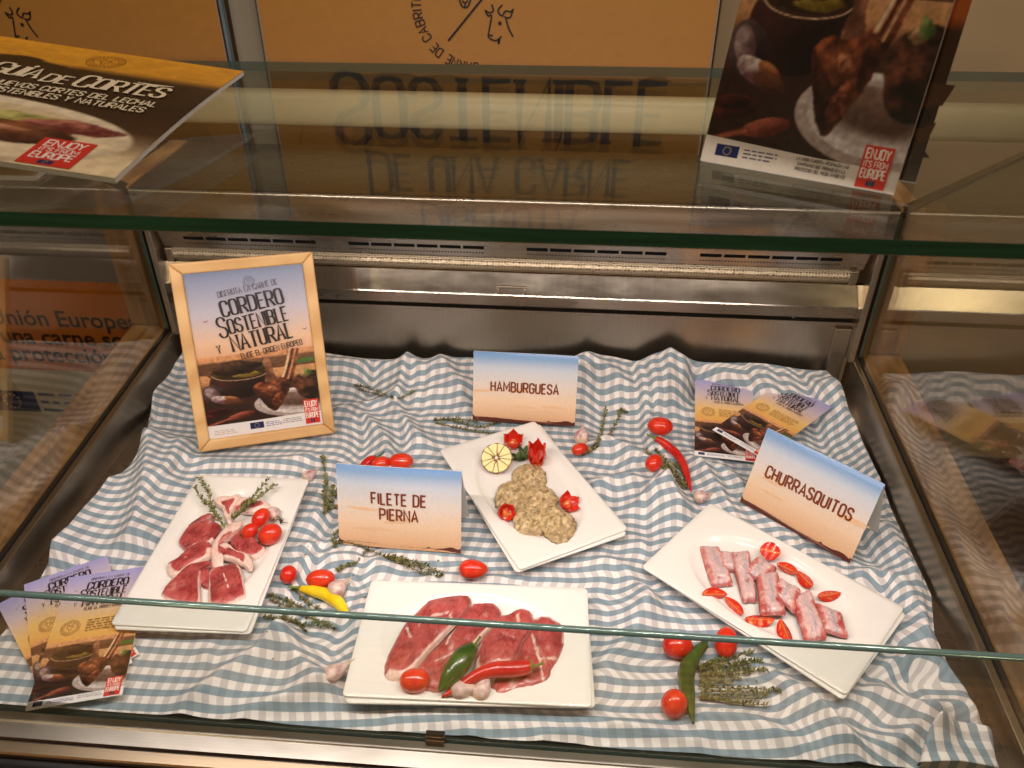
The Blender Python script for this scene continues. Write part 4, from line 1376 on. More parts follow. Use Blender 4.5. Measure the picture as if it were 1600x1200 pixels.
# ------------------------------------------------------------------ framed poster
def framed_poster():
    w, h = 0.2586, 0.362
    t = panel_root('framed_poster', 'beech framed poster of roast lamb leaning at the left rear', 'framed poster', -0.5757, 1.197, 0.021, 0.3766, 1.1992, -0.0368)
    bw, th = 0.0215, 0.014
    iw, ih = w / 2 - bw, h - 2 * bw
    def bar(pts, name='frame_bar'):
        n = len(pts)
        V = [(x, y, 0.0) for x, y in pts] + [(x, y, th - (0.004 if i in (2, 3) else 0.0)) for i, (x, y) in enumerate(pts)]
        o = mk(name, V, [(3, 2, 1, 0), (4, 5, 6, 7), (0, 1, 5, 4), (1, 2, 6, 5), (2, 3, 7, 6), (3, 0, 4, 7)], M_FRAMEW, t)
        bevel(o, 0.004, 4)
    bar([(-w / 2, 0), (w / 2, 0), (iw, bw), (-iw, bw)])
    bar([(w / 2, h), (-w / 2, h), (-iw, h - bw), (iw, h - bw)])
    bar([(-w / 2, h), (-w / 2, 0), (-iw, bw), (-iw, h - bw)])
    bar([(w / 2, 0), (w / 2, h), (iw, h - bw), (iw, bw)])
    V, F = box(-iw - 0.003, iw + 0.003, bw - 0.003, h - bw + 0.003, 0.0015, 0.003)
    mk('backing_board', V, F, M_PAPER, t)
    p = Print(0.0032)
    y0, y1 = bw, h - bw
    H = y1 - y0
    p.grid(-iw, iw, y0, y1, [(0, C(236, 226, 222)), (0.085, C(236, 226, 222)), (0.09, C(190, 130, 96)), (0.42, C(226, 158, 112)), (0.58, C(236, 196, 164)), (0.76, C(196, 190, 204)), (1.0, C(122, 136, 172))], 4, 40)
    photo_part('photograph', t, LAMB, -iw, y0 + H * 0.078, iw * 2, H * 0.42, 0.00335)
    p.z = 0.0037
    p.poly([(-iw, y0), (iw, y0), (iw, y0 + H * .088), (-iw, y0 + H * .070)], C(238, 230, 228))
    microtext(p, -iw * .90, -iw * .50, y0 + H * .040, 3, H * .011, C(190, 160, 130), 5)
    eu_flag(p, -iw * .28, y0 + H * .026, iw * .24, H * .040)
    microtext(p, 0.0, iw * .28, y0 + H * .055, 3, H * .011, C(92, 88, 140), 6)
    microtext(p, iw * .30, iw * .66, y0 + H * .060, 3, H * .011, C(120, 112, 112), 7)
    badge(p, iw * .70, y0 + H * .012, iw * .26, H * .155)
    p.build('printed_sky', t)
    q = Print(0.0062)
    masthead(q, -iw * 0.02, y0 + H * .750, 0.0292, 0.135, 0.86)
    q.build('lettering', t)
    e = Print(0.0062)
    emblem(e, 0.006, y0 + H * .925, 0.0105, C(110, 108, 124))
    e.build('emblem', t)
    V, F = box(-iw - 0.002, iw + 0.002, bw - 0.002, h - bw + 0.002, 0.0082, 0.0092)
    mk('glazing', V, F, M_GLOSS, t)
    V, F = join(box(-0.02, 0.02, 0.02, 0.024, -0.16, 0.0), )
    V = [(x, y + (0.10 if z > -0.05 else 0.0), z) for x, y, z in V]
    V = [(-0.02, 0.20, 0), (0.02, 0.20, 0), (0.02, 0.204, 0), (-0.02, 0.204, 0), (-0.02, 0.045, -0.095), (0.02, 0.045, -0.095), (0.02, 0.049, -0.097), (-0.02, 0.049, -0.097)]
    mk('easel_leg', V, box(0, 1, 0, 1, 0, 1)[1], M_BLACK, t)
framed_poster()

# ------------------------------------------------------------------ flyers
def flyer(label, x, y, z, yaw, lean, roll, w, h, seed, bend=0.002, group=None):
    t = panel_root('flyer', label, 'flyer', x, y, z, yaw, lean, roll, group)
    warp = lambda u, v: bend * math.sin(PI * v / h) + bend * 0.5 * math.sin(PI * (u / w + 0.5))
    V, F = sheet(w, h, 0.0005, warp)
    mk('sheet', V, F, M_PAPER, t, smooth=True)
    p = Print(0.0008, 0.8e-5, warp)
    p.grid(-w / 2, w / 2, 0, h, [(0, C(240, 234, 234)), (0.06, C(240, 234, 234)), (0.065, C(196, 140, 70)), (0.44, C(226, 168, 84)), (0.60, C(236, 190, 118)), (0.78, C(206, 186, 190)), (1, C(160, 156, 206))], 6, 40)
    photo_part('photograph', t, LAMB, -w / 2, h * .052, w, h * .40, 0.00095, warp)
    p.z = 0.0012
    p.poly([(-w / 2, 0), (w / 2, 0), (w / 2, h * .062), (-w / 2, h * .054)], C(240, 236, 238))
    eu_flag(p, -w * .44, h * .015, w * .10, h * .030)
    microtext(p, -w * .30, -w * .02, h * .032, 2, h * .012, C(110, 100, 150), seed)
    microtext(p, w * .02, w * .28, h * .036, 2, h * .012, C(150, 140, 150), seed + 2)
    badge(p, w * .30, h * .006, w * .17, h * .125)
    p.build('printed_sky', t)
    q = Print(0.0026, 0.8e-5, warp)
    masthead(q, -w * .02, h * .855, w * 0.118, 0.0, 0.92)
    microtext(q, -w * .10, w * .38, h * .585, 5, h * .020, C(150, 110, 70), seed + 3, 0.3)
    q.build('lettering', t)
    e = Print(0.0026, 0.8e-5, warp)
    emblem(e, -w * .28, h * .55, w * .11, C(160, 116, 70))
    e.build('emblem', t)
    return t
# left fan of three, top one last
FLW, FLH = 0.125, 0.243
def lay_flyer(label, px, py, z, yaw, seed, lean, corner, group, w=FLW, h=FLH):
    p = at(px, py, z)
    ex, ey = Vector((math.cos(yaw), math.sin(yaw), 0)), Vector((-math.sin(yaw), math.cos(yaw), 0))
    if corner == 'BR': p = p - ex * (w / 2)
    if corner == 'BL': p = p + ex * (w / 2)
    if corner == 'TL': p = p + ex * (w / 2) - ey * h * math.cos(lean)
    flyer(label, p.x, p.y, z, yaw, lean, 0, w, h, seed, 0.0012, group)
GF = 'flyers fanned out at the left'
lay_flyer('lamb flyer fanned furthest left, mostly under two others', -4, 946, 0.0125, R(48), 41, 0.005, 'TL', GF)
lay_flyer('lamb flyer in the left fan directly beneath the uppermost one', 38, 915, 0.0150, R(35), 42, 0.005, 'TL', GF)
lay_flyer('uppermost lamb flyer of the left fan, fully readable', 191, 1086, 0.0178, R(16), 43, 0.006, 'BR', GF)
GF = 'flyers behind the tilted sign'
lay_flyer('lamb flyer lying straight, half covered, behind the tilted sign', 1085, 712, 0.0225, R(-6), 44, 0.10, 'BL', GF, 0.120, 0.235)
lay_flyer('lamb flyer lying slantwise on top of another behind the tilted sign', 1113, 672, 0.0365, R(-45), 45, 0.05, 'BL', GF, 0.120, 0.235)

# ------------------------------------------------------------------ booklets on the glass shelf
def booklet():
    w, h = 0.398, 0.296
    for j, (dx, dy, dz, yaw, lab) in enumerate(((-0.075, -0.030, 0.0008, R(1), 'lower cooking booklet showing only its edge under the meat guide booklet'), (0, 0, 0.0075, R(-3), 'booklet titled GUIA DE CORTES lying on the glass shelf'))):
        t = panel_root('booklet', lab, 'booklet', -0.622 + dx, 0.708 + dy, ZS + dz, yaw, R(1.0 if j == 0 else 5.0), 0, 'booklets on the glass shelf')
        if j:
            t.matrix_world = t.matrix_world @ Matrix.Rotation(R(6), 4, 'Y')
            t.location = (-0.6056, 0.6696, 0.7688)
        warp = lambda u, v: 0.004 * math.sin(PI * (v / h)) + 0.006 * max(0, -u / w) ** 1.5
        V, F = sheet(w, h, 0.0045, warp, 12, 10)
        mk('page_block', V, F, M_PAPER, t)
        p = Print(0.0048, warp=warp)
        w2 = w / 2
        p.grid(-w2, w2, 0, h, [(0, C(228, 204, 160)), (0.30, C(222, 196, 150)), (0.32, C(60, 40, 24)), (0.74, C(70, 48, 26)), (0.76, C(206, 142, 40)), (1, C(220, 152, 40))], 6, 40)
        if j == 1:
            photo_part('photograph', t, steak_image(), -w2, 0, w, h, 0.0051, warp)
            p.z = 0.0055
            microtext(p, -w2 * .2, w2 * .28, h * .075, 3, h * .022, C(150, 126, 100), 9)
            badge(p, w2 * .52, h * .01, w2 * .26, h * .17)
        p.build('cover_picture', t)
        if j == 1:
            q = Print(0.0061, warp=warp)
            wc = C(238, 222, 190)
            q.text('GUÍA', -w2 * .20, h * .61, h * .094, wc, .17, .86, .13, 'l', -.015, True, 1.25)
            q.text('DE', w2 * .12, h * .592, h * .075, wc, .18, 1.05, .18, 'l', -.015, True)
            q.text('CORTES', w2 * .30, h * .595, h * .098, wc, .17, .86, .12, 'l', -.015, True, 1.2)
            q.line([(w2 * .58, h * .705), (w2 * .68, h * .70), (w2 * .78, h * .71)], h * .014, wc, 1, True)
            q.text('DESCUBRE LOS NUEVOS CORTES DEL LECHAL', w2 * .13, h * .51, h * .040, wc, .15, .98, .17, 'c', -.012)
            q.text('Y CORDERO MÁS SOSTENIBLES Y NATURALES', w2 * .10, h * .45, h * .040, wc, .15, .98, .17, 'c', -.012)
            q.build('lettering', t)
            e = Print(0.0061, warp=warp)
            emblem(e, w2 * .26, h * .875, h * .07, C(150, 98, 30))
            e.build('emblem', t)
booklet()

# upright flyer packs at the right of the shelf
def upright_pack():
    w, h = 0.181, 0.265
    for j, (dx, dy, yaw, lean, lab) in enumerate(((0.0293, 0.031, -0.44, 1.19, 'dark orange brochure standing behind the foremost one on the glass shelf'), (0, 0, -0.46, 1.1744, 'foremost brochure standing upright on the glass shelf, roast lamb on its cover'))):
        t = panel_root('brochure', lab, 'brochure', 0.2085 + dx, 0.750 + dy, ZS + 0.0005, yaw, lean, 0, 'brochures standing on the glass shelf')
        V, F = sheet(w, h, 0.008 if j else 0.004, None, 4, 4)
        mk('page_block', [(x, y, z - 0.008) for x, y, z in V], F, M_PAPER, t)
        p = Print(0.0004 if j else -0.0036)
        if j:
            p.grid(-w / 2, w / 2, 0, h, [(0, C(226, 214, 200)), (0.09, C(226, 214, 200)), (0.095, C(60, 34, 20)), (0.55, C(200, 120, 50)), (1, C(214, 140, 60))], 4, 30)
            photo_part('photograph', t, LAMB, -w / 2, h * .075, w, h * .72, 0.0006)
            p.z = 0.001
            p.poly([(-w / 2, 0), (w / 2, 0), (w / 2, h * .06), (-w / 2, h * .095)], C(228, 216, 204))
            eu_flag(p, -w * .43, h * .028, w * .125, h * .042)
            microtext(p, -w * .28, -w * .10, h * .060, 3, h * .013, C(70, 64, 110), 3)
            p.text('LA UNIÓN EUROPEA RESPALDA LAS'.replace('Ó', 'O'), w * .13, h * .058, h * .0105, INK, .16, .9, .17, 'c', -.02)
            p.text('CAMPAÑAS QUE PROMUEVEN LA'.replace('Ñ', 'N'), w * .13, h * .040, h * .0105, INK, .16, .9, .17, 'c', -.02)
            p.text('PROTECCIÓN DEL MEDIO AMBIENTE'.replace('Ó', 'O'), w * .13, h * .022, h * .0105, INK, .16, .9, .17, 'c', -.02)
            badge(p, w * .31, h * .004, w * .14, h * .14)
        else:
            p.grid(-w / 2, w / 2, 0, h, [(0, C(44, 26, 14)), (0.5, C(70, 40, 18)), (0.52, C(196, 100, 40)), (1, C(206, 110, 44))], 2, 20)
            mottle(p, w * .3, h * .25, w * .2, h * .25, [C(36, 20, 12), C(84, 50, 26), C(58, 34, 18)], 24, 77, 0.25)
        p.build('cover_picture', t)
upright_pack()

# ------------------------------------------------------------------ behind the case: wall, banners, post, info poster
V, F = box(-4.5, 4.5, 3.2, 3.25, -1.2, 4.0)
o = mk('wall', V, F, M_WALL)
o['kind'] = 'structure'
V, F = box(-4.5, 4.5, -2.5, 3.2, -1.0, -0.95)
o = mk('floor', V, F, plain('brown_floor_tiles', C(104, 74, 52), 0.4, 0, 0.4, 0.2, 2))
o['kind'] = 'structure'

GOAT = [[(-.30, 1.0), (-.22, .70), (-.42, .60), (-.62, .70), (-.50, .46), (-.32, .48), (-.36, .20), (-.46, -.30), (-.50, -.52), (-.36, -.66), (-.10, -.72), (.10, -.60), (.18, -.50)],
        [(.26, .98), (.10, .84), (.02, .66), (.16, .50), (.30, .46)], [(.28, .52), (.42, .70), (.66, .66), (.78, .76), (.66, .42), (.46, .38), (.34, .44)], [(.42, .36), (.52, .02), (.66, -.30), (.80, -.52)],
        [(.0, -.64), (.05, -.86), (.10, -.62)], [(-.46, -.44), (-.34, -.50), (-.28, -.44)]]
SHEEP = [[(-.5, .6), (-.42, .1), (-.22, -.5), (0, -.62), (.22, -.5), (.42, .1), (.5, .6)], [(-.16, -.34), (0, -.44), (.16, -.34)], [(0, -.44), (0, -.60)]]
def brand_mark(p, cx, cy, r, col):
    w = r * 0.030
    p.line([(cx - r * .52, cy - r * .62), (cx + r * .60, cy + r * .62)], w * 1.3, col)
    for st in GOAT:
        q = spline([(cx + r * (.42 + .36 * a), cy + r * (-.34 + .36 * b)) for a, b in st], 3)
        p.line([tuple(t) for t in q], w, col)
    p.ell(cx + r * .46, cy - r * .30, w * 1.2, w * 1.2, col, 0, 0, 10)
    for st in SHEEP:
        q = spline([(cx + r * (-.18 + .34 * a), cy + r * (.22 + .42 * b)) for a, b in st], 3)
        p.line([tuple(t) for t in q], w, col)
    def arc(start, hgt):
        def f(u, v):
            a = start - u / r
            return (cx + (r + v) * math.cos(a), cy + (r + v) * math.sin(a))
        return f
    p.text('CARNE DE CABRITO LECHAL Y CORDERO', 0, 0, r * 0.17, col, .14, .95, .22, 'l', 0, False, 1.0, arc(R(-88), 0))

def banner(label, x0, x1, z0, z1, y, full=True, mark=None, lean=0.0):
    w, h = x1 - x0, z1 - z0
    t = thing('banner', label, 'banner', (x0, y, z0), rot=Matrix.Rotation(R(90 - lean), 3, 'X'), group='banners behind the case')
    V, F = sheet(w, h, 0.004, None, 4, 4, 0.0)
    mk('fabric_sheet', [(a, b, c - 0.005) for a, b, c in V], F, M_PAPER, t)
    p = Print(0.0)
    org, org2 = C(190, 138, 58), C(210, 160, 78)
    p.grid(0, w, 0, h, [(0, C(96, 62, 44)), (.16, C(110, 74, 52)), (.165, C(96, 80, 72)), (.20, C(150, 108, 80)), (.22, C(200, 142, 78)), (.40, C(194, 138, 60)), (.7, org), (1, org2)], 6, 40)
    hz = h * .193
    r = rng(3)
    top = [(w * k / 40, hz + h * (.020 * math.exp(-((k / 40 - .08) / .12) ** 2) + .003 * r.random() + (.008 if k in (11, 12, 13) else 0) + (.010 if k in (35, 36) else 0) + (.005 if k in (15, 16, 17) else 0))) for k in range(41)]
    p.poly([(w, hz - h * .03), *reversed(top), (0, hz - h * .03)], C(70, 56, 52))
    for k in range(6):
        p.ell(w * r.uniform(.1, .5), h * r.uniform(.34, .42), w * .10, h * .012, C(206, 142, 66), 0.1, 0.3)
    p.poly([(w * .16, 0), (w * .62, 0), (w * .58, h * .13), (w * .2, h * .17)], C(46, 38, 40))
    p.poly([(w * .66, 0), (w * .95, 0), (w * .9, h * .12), (w * .7, h * .14)], C(58, 40, 34))
    for k in range(3):
        p.line([(w * (.03 + .31 * k), h * .02), (w * (.10 + .31 * k), h * .19)], w * .005, C(40, 30, 26))
    p.build('printed_scene', t, M_PRINT_DULL)
    if mark:
        q = Print(0.0022)
        brand_mark(q, mark[0] - x0, mark[1] - z0, mark[2], INK)
        q.build('emblem', t, M_PRINT_DULL)
    if full:
        for (s_, zz, hh, xs) in (('DISFRUTA', 1.40, .095, 1.0), ('DE UNA CARNE', 1.245, .105, .95), ('SOSTENIBLE', 1.025, .165, .92)):
            q = Print(0.0022)
            q.text(s_, w * .53, zz - z0, hh, INK, .15, xs, .16, 'c', 0, True, 1.2)
            q.build('lettering', t, M_PRINT_DULL)
        for xx in (0.0, w):
            V, F = box(xx - 0.006, xx + 0.006, 0, h, -0.012, -0.0055)
            mk('side_pole', V, F, M_POST, t)
    return t
YBN = 2.3
bl, br = at_y(402, 0, YBN).x, at_y(1122, 0, YBN).x
mc = at_y(742, 8, YBN)
banner('wide orange banner with goat emblem standing centrally behind the case', bl, br, 0.17, 1.66, YBN, True, (mc.x, mc.z, 0.145))
b2 = at_y(336, 0, YBN + 0.05).x
m2 = at_y(-8, 12, YBN + 0.05)
banner('left orange banner, mostly hidden by the booklet on the shelf', b2 - 1.15, b2, 0.17, 1.62, YBN + 0.05, False, (m2.x, m2.z, 0.145))
pa, pb = at_y(355, 0, YBN + 0.1).x, at_y(398, 0, YBN + 0.1).x
V, F = box(pa, pb, YBN + 0.1, YBN + 0.14, -0.95, 2.2)
bz = Vector(((pa + pb) / 2, YBN + 0.12, -0.95))
o = bevel(mk('support_post', [Vector(v) - bz for v in V], F, M_POST), 0.004)
o.location = bz
tag(o, 'narrow grey upright post between the two orange banners', 'post')
V, F = box(b2 + 0.004, pa - 0.002, YBN + 0.06, YBN + 0.08, -0.95, 2.2)
bz = Vector((b2, YBN + 0.07, -0.95))
o = mk('blue_panel', [Vector(v) - bz for v in V], F, M_BLUE)
o.location = bz
tag(o, 'pale blue panel glimpsed between the left banner and grey post', 'panel')
# right hand screen panel
xa = at_y(1128, 0, YBN + 0.2).x
V, F = box(xa, xa + 1.6, YBN + 0.2, YBN + 0.23, -0.95, 2.2)
bz = Vector((xa + 0.8, YBN + 0.215, -0.95))
o = bevel(mk('screen_panel', [Vector(v) - bz for v in V], F, M_WALL), 0.003)
o.location = bz
tag(o, 'plain brown grey screen panel behind the standing brochures', 'screen')

def info_poster():
    y = 1.64
    x0, x1 = -1.75, -0.93
    z1, z0 = 0.27, -0.80
    t = thing('info_poster', 'orange and white information poster seen through the left side pane', 'poster', (x0, y, z0), rot=Matrix.Rotation(R(90), 3, 'X'))
    w, h = x1 - x0, z1 - z0
    V, F = sheet(w, h, 0.004, None, 2, 2, 0.0)
    mk('board', [(a, b, c - 0.005) for a, b, c in V], F, M_PAPER, t)
    p = Print(0.0)
    def bz_(z): return z - z0
    p.poly([(0, 0), (w, 0), (w, bz_(-.14)), (0, bz_(-.14))], C(208, 192, 162))
    p.poly([(0, bz_(-.14)), (w, bz_(-.14)), (w, bz_(.125)), (0, bz_(.125))], C(206, 118, 44))
    p.poly([(0, bz_(.125)), (w, bz_(.125)), (w, h), (0, h)], C(128, 120, 118))
    f0, f1 = at_y(-12, 640, y), at_y(52, 612, y)
    eu_flag(p, f0.x - x0, f0.z - z0, f1.x - f0.x, f1.z - f0.z)
    q0 = at_y(58, 612, y)
    microtext(p, q0.x - x0, q0.x - x0 + 0.16, q0.z - z0 - 0.012, 3, 0.026, C(90, 80, 110), 3)
    p.build('printed_scene', t, M_PRINT_DULL)
    for s_, (px, py) in (('Unión Europea recomienda', (-14, 505)), ('a una carne sostenible', (-22, 533)), ('la protección del medio', (-14, 560))):
        cu = bpy.data.curves.new('lettering', 'FONT')
        cu.body = s_
        cu.size = 0.064
        cu.resolution_u = 3
        cu.offset = 0.0012
        tmp = bpy.data.objects.new('lettering', cu)
        COL.objects.link(tmp)
        bpy.context.view_layer.update()
        me = bpy.data.meshes.new_from_object(tmp.evaluated_get(bpy.context.evaluated_depsgraph_get()))
        bpy.data.objects.remove(tmp)
        bpy.data.curves.remove(cu)
        a_ = me.color_attributes.new('Col', 'FLOAT_COLOR', 'POINT')
        a_.data.foreach_set('color', np.tile(np.array(C(58, 40, 30), dtype=np.float32), len(me.vertices)))
        me.materials.clear()
        me.materials.append(M_PRINT_DULL)
        P = at_y(px, py, y)
        o = bpy.data.objects.new('lettering', me)
        COL.objects.link(o)
        o.parent = t
        o.location = (P.x - x0, P.z - z0, 0.0012)
info_poster()

# ------------------------------------------------------------------ food
CROPS = {'L': (160, 720, 4.138), 'H': (660, 640, 4.444), 'F': (520, 880, 3.636), 'C': (980, 770, 3.53), 'S': (380, 690, 3.87), 'R': (880, 560, 4.8), 'B': (1000, 960, 6.0)}
def cp(k, pt):
    ox, oy, s_ = CROPS[k]
    return (ox + pt[0] / s_, oy + pt[1] / s_)

def slab(name, label, cat, outline, zmap, z0, thick, colf, mat, group=None, tilt=(0, 0), rough=0.0012, seed=0, na=None, edge=9.0, jag=0.02, dome=0.07):
    """a soft cut of meat from its outline seen on the plate"""
    pts = [at(px, py, zmap) for px, py in outline]
    out = spline([(p.x, p.y) for p in pts], 8, True)
    n = len(out)
    c = np.mean(out, 0)
    r = rng(seed + 17)
    ph = r.uniform(0, 50)
    rs = [0.0, .06, .12, .18, .24, .30, .36, .42, .48, .54, .60, .65, .70, .75, .79, .83, .87, .90, .93, .955, .975, .99, 1.0, 1.0, .97]
    V, F, K = [], [], []
    def put(x, y, rr_, k, low=None):
        nz = fbm(x * 55 + ph, y * 55, ph)
        nz2 = fbm(x * 190 + ph, y * 190, ph + 3)
        h = thick * ((1 - rr_ ** edge) ** 0.5 * (1 - dome * rr_ * rr_)) if low is None else low
        z = z0 + h + tilt[0] * (x - c[0]) + tilt[1] * (y - c[1])
        if low is None:
            z += (rough * 1.6 * nz + rough * 0.6 * nz2) * (1 - 0.4 * rr_)
        V.append((x - c[0], y - c[1], z))
        K.append(colf(x - c[0], y - c[1], min(rr_, 1.0), k / n, nz, nz2))
    put(c[0], c[1], 0, 0)
    for i, rr_ in enumerate(rs[1:]):
        for k in range(n):
            j = 1 + jag * fbm(k * 0.33 + ph, ph, 1.0) * rr_
            q = c + (out[k] - c) * rr_ * j
            low = None
            if i == len(rs) - 3: low = thick * 0.25
            if i == len(rs) - 2: low = 0.0
            put(q[0], q[1], rr_, k, low)
    for k in range(n):
        F.append((0, 1 + k, 1 + (k + 1) % n))
    for i in range(len(rs) - 2):
        a = 1 + i * n
        for k in range(n):
            F.append((a + k, a + n + k, a + n + (k + 1) % n, a + (k + 1) % n))
    zb = min(v[2] for v in V)
    o = mk(name, [(x, y, z - zb) for x, y, z in V], F, mat, None, K, True)
    o.location = (c[0], c[1], zb)
    tag(o, label, cat, group)
    return o

def mixc(a, b, f):
    f = max(0.0, min(1.0, f))
    return tuple(p + (q - p) * f for p, q in zip(a[:3], b[:3]))
MEAT_A, MEAT_B, MEAT_D = C(164, 56, 56), C(186, 80, 76), C(128, 36, 40)
FAT = C(240, 206, 192)
def meat_col(seed, fat_from=2.0, fat_to=2.0, seams=(), pale=0.0, fatw=0.82):
    ph = seed * 3.7
    def f(x, y, r_, t, nz, nz2):
        c = mixc(MEAT_A, MEAT_B, 0.5 + 1.1 * nz + pale)
        c = mixc(c, MEAT_D, 0.35 * max(0, -nz * 2 + 0.1))
        m = fbm(x * 70 + ph, y * 30 + ph, ph)
        c = mixc(c, FAT, max(0, m - 0.46) * 1.2)
        tt = (t - fat_from) % 1.0
        if tt < (fat_to - fat_from) and r_ > fatw + 0.06 * nz:
            c = mixc(c, FAT, (r_ - fatw - 0.06 * nz) / 0.06)
        for (sx, sy, ex, ey, w) in seams:
            d2 = (ex - sx) ** 2 + (ey - sy) ** 2
            q = max(0, min(1, ((x - sx) * (ex - sx) + (y - sy) * (ey - sy)) / d2))
            d = math.hypot(x - sx - q * (ex - sx), y - sy - q * (ey - sy)) + 0.0016 * nz2
            c = mixc(c, FAT, 1.15 - d / w)
        if r_ > 0.97:
            c = mixc(c, FAT, 0.25)
        return c
    return f

zf = PTOP
G = 'leg fillets fanned on the front platter'
F4 = [(1010, 580), (1060, 480), (1110, 390), (1140, 310), (1200, 283), (1260, 300), (1310, 350), (1320, 430), (1290, 520), (1250, 600), (1230, 660), (1150, 700), (1050, 720), (960, 750), (900, 745), (900, 680), (960, 620)]
F3 = [(800, 610), (815, 510), (850, 420), (915, 350), (935, 295), (1000, 275), (1060, 245), (1120, 255), (1140, 300), (1130, 360), (1080, 430), (1050, 500), (1010, 560), (920, 580), (850, 625)]
F2 = [(450, 640), (500, 560), (600, 460), (690, 370), (740, 300), (790, 230), (850, 215), (910, 215), (955, 260), (930, 330), (860, 400), (800, 470), (740, 560), (660, 650), (600, 720), (520, 700)]
F1 = [(285, 600), (300, 520), (350, 420), (410, 320), (500, 240), (540, 200), (640, 178), (740, 173), (785, 195), (780, 240), (740, 300), (660, 380), (590, 450), (520, 520), (460, 590), (410, 630), (360, 648), (300, 635)]
slab('leg_fillet', 'rightmost raw leg fillet, seamed with white fat, under the red chilli', 'meat', [cp('F', p) for p in F4], zf + .010, zf + .0005, .012, meat_col(4, .0, .42, ((.0, .035, .012, -.005, .0022), (.012, -.005, .04, .0, .0018), (.012, -.005, .02, -.04, .0018)), 0, .90), M_MEAT, G, (0.02, 0), seed=4)
slab('leg_fillet', 'third raw leg fillet from the left on the front platter', 'meat', [cp('F', p) for p in F3], zf + .014, zf + .0045, .012, meat_col(3, .80, 1.04, ((.015, .04, .02, .015, .002), (.02, .015, .04, .02, .0015)), 0.1), M_MEAT, G, (-0.05, 0), seed=3)
slab('leg_fillet', 'second raw leg fillet from the left, partly under the largest', 'meat', [cp('F', p) for p in F2], zf + .016, zf + .007, .012, meat_col(2, .55, .83, ((-.01, .03, -.02, -.01, .002), (.0, -.02, -.03, -.04, .0016)), 0.05, .76), M_MEAT, G, (-0.04, 0.02), seed=2)
slab('leg_fillet', 'largest raw leg fillet at the left end of the front platter', 'meat', [cp('F', p) for p in F1], zf + .019, zf + .0085, .013, meat_col(1, .58, .97, ((.005, .03, .03, .036, .0022), (.03, .036, .04, .012, .002), (-.03, .01, -.02, -.01, .0016), (-.005, .028, -.012, .01, .0014)), 0, .80), M_MEAT, G, (0.08, 0.0), seed=1)

# lamb chops
G = 'lamb chops heaped on the left platter'
zl = PTOP
CH = [
 ('chop', 'sliver of lamb chop at the upper left of the heap', [(550, 410), (620, 365), (700, 338), (725, 365), (645, 392), (575, 428)], .002, .008, 21, (2, 2), 0, .8),
 ('chop', 'fatty pale chop trimming at the top right of the heap', [(845, 292), (875, 248), (930, 230), (1000, 255), (1060, 258), (1088, 290), (1020, 315), (930, 328)], .004, .010, 22, (.0, .95), .3, .55),
 ('chop', 'curled pale strip of fat at the very top of the heap', [(718, 245), (780, 222), (832, 226), (880, 210), (897, 235), (855, 300), (830, 345), (840, 390), (812, 402), (785, 355), (770, 300), (735, 275)], .006, .010, 23, (.0, .99), .4, .45),
 ('chop', 'second lamb chop from the top on the left side of the heap', [(490, 500), (540, 430), (620, 385), (700, 380), (765, 412), (745, 475), (690, 525), (600, 545), (545, 562), (500, 532)], .004, .012, 24, (.55, .75), 0, .82),
 ('chop', 'lamb chop lying under the cluster of tomatoes', [(815, 510), (850, 460), (900, 448), (965, 480), (1042, 540), (1048, 572), (990, 612), (920, 604), (850, 565)], .002, .011, 25, (.35, .8), .05, .84),
 ('chop', 'narrow lamb chop half way down the left side of the heap', [(412, 662), (480, 622), (560, 558), (640, 518), (702, 528), (698, 602), (620, 652), (540, 692), (470, 738), (420, 712)], .004, .012, 26, (.45, .98), .05, .74),
 ('chop', 'small dark piece of lamb between the two lowest chops', [(625, 700), (680, 690), (705, 730), (700, 800), (660, 812), (628, 780)], .001, .008, 27, (2, 2), -.2, .9),
 ('chop', 'pale looped strip of fat and bone in the middle of the heap', [(700, 650), (698, 560), (728, 500), (780, 440), (850, 393), (902, 388), (902, 422), (835, 482), (790, 530), (765, 600), (778, 672), (722, 694)], .009, .010, 28, (.0, .99), .45, .40),
 ('chop', 'pale flap of lamb lying to the right of the fat strip', [(740, 540), (800, 528), (870, 578), (942, 600), (972, 650), (952, 692), (900, 662), (830, 634), (768, 612)], .010, .010, 29, (.0, .9), .35, .5),
 ('chop', 'large lamb chop at the lower left of the heap', [(370, 850), (410, 790), (470, 740), (520, 690), (590, 652), (690, 640), (706, 660), (642, 692), (628, 760), (622, 920), (540, 926), (460, 908), (382, 872)], .004, .013, 30, (.55, .98), 0, .86),
 ('chop', 'large lamb chop at the lower right of the heap', [(690, 700), (740, 680), (795, 668), (850, 652), (892, 682), (912, 760), (930, 850), (900, 890), (830, 916), (740, 936), (680, 910), (680, 800)], .004, .013, 31, (.30, .95), 0, .86),
]
for nm, lab, ol, dz, th, sd, (f0, f1), pale, fw in CH:
    seams = ((-.010, .014, .008, -.012, .0010),) if th > .012 and sd % 2 else ()
    slab('lamb_chop', lab, 'meat', [cp('L', p) for p in ol], zl + dz + th * .8, zl + dz, th, meat_col(sd, f0, f1 if f1 < 2 else 2.0, seams, pale, fw), M_MEAT, G, (0, 0.06), seed=sd, rough=.0014)

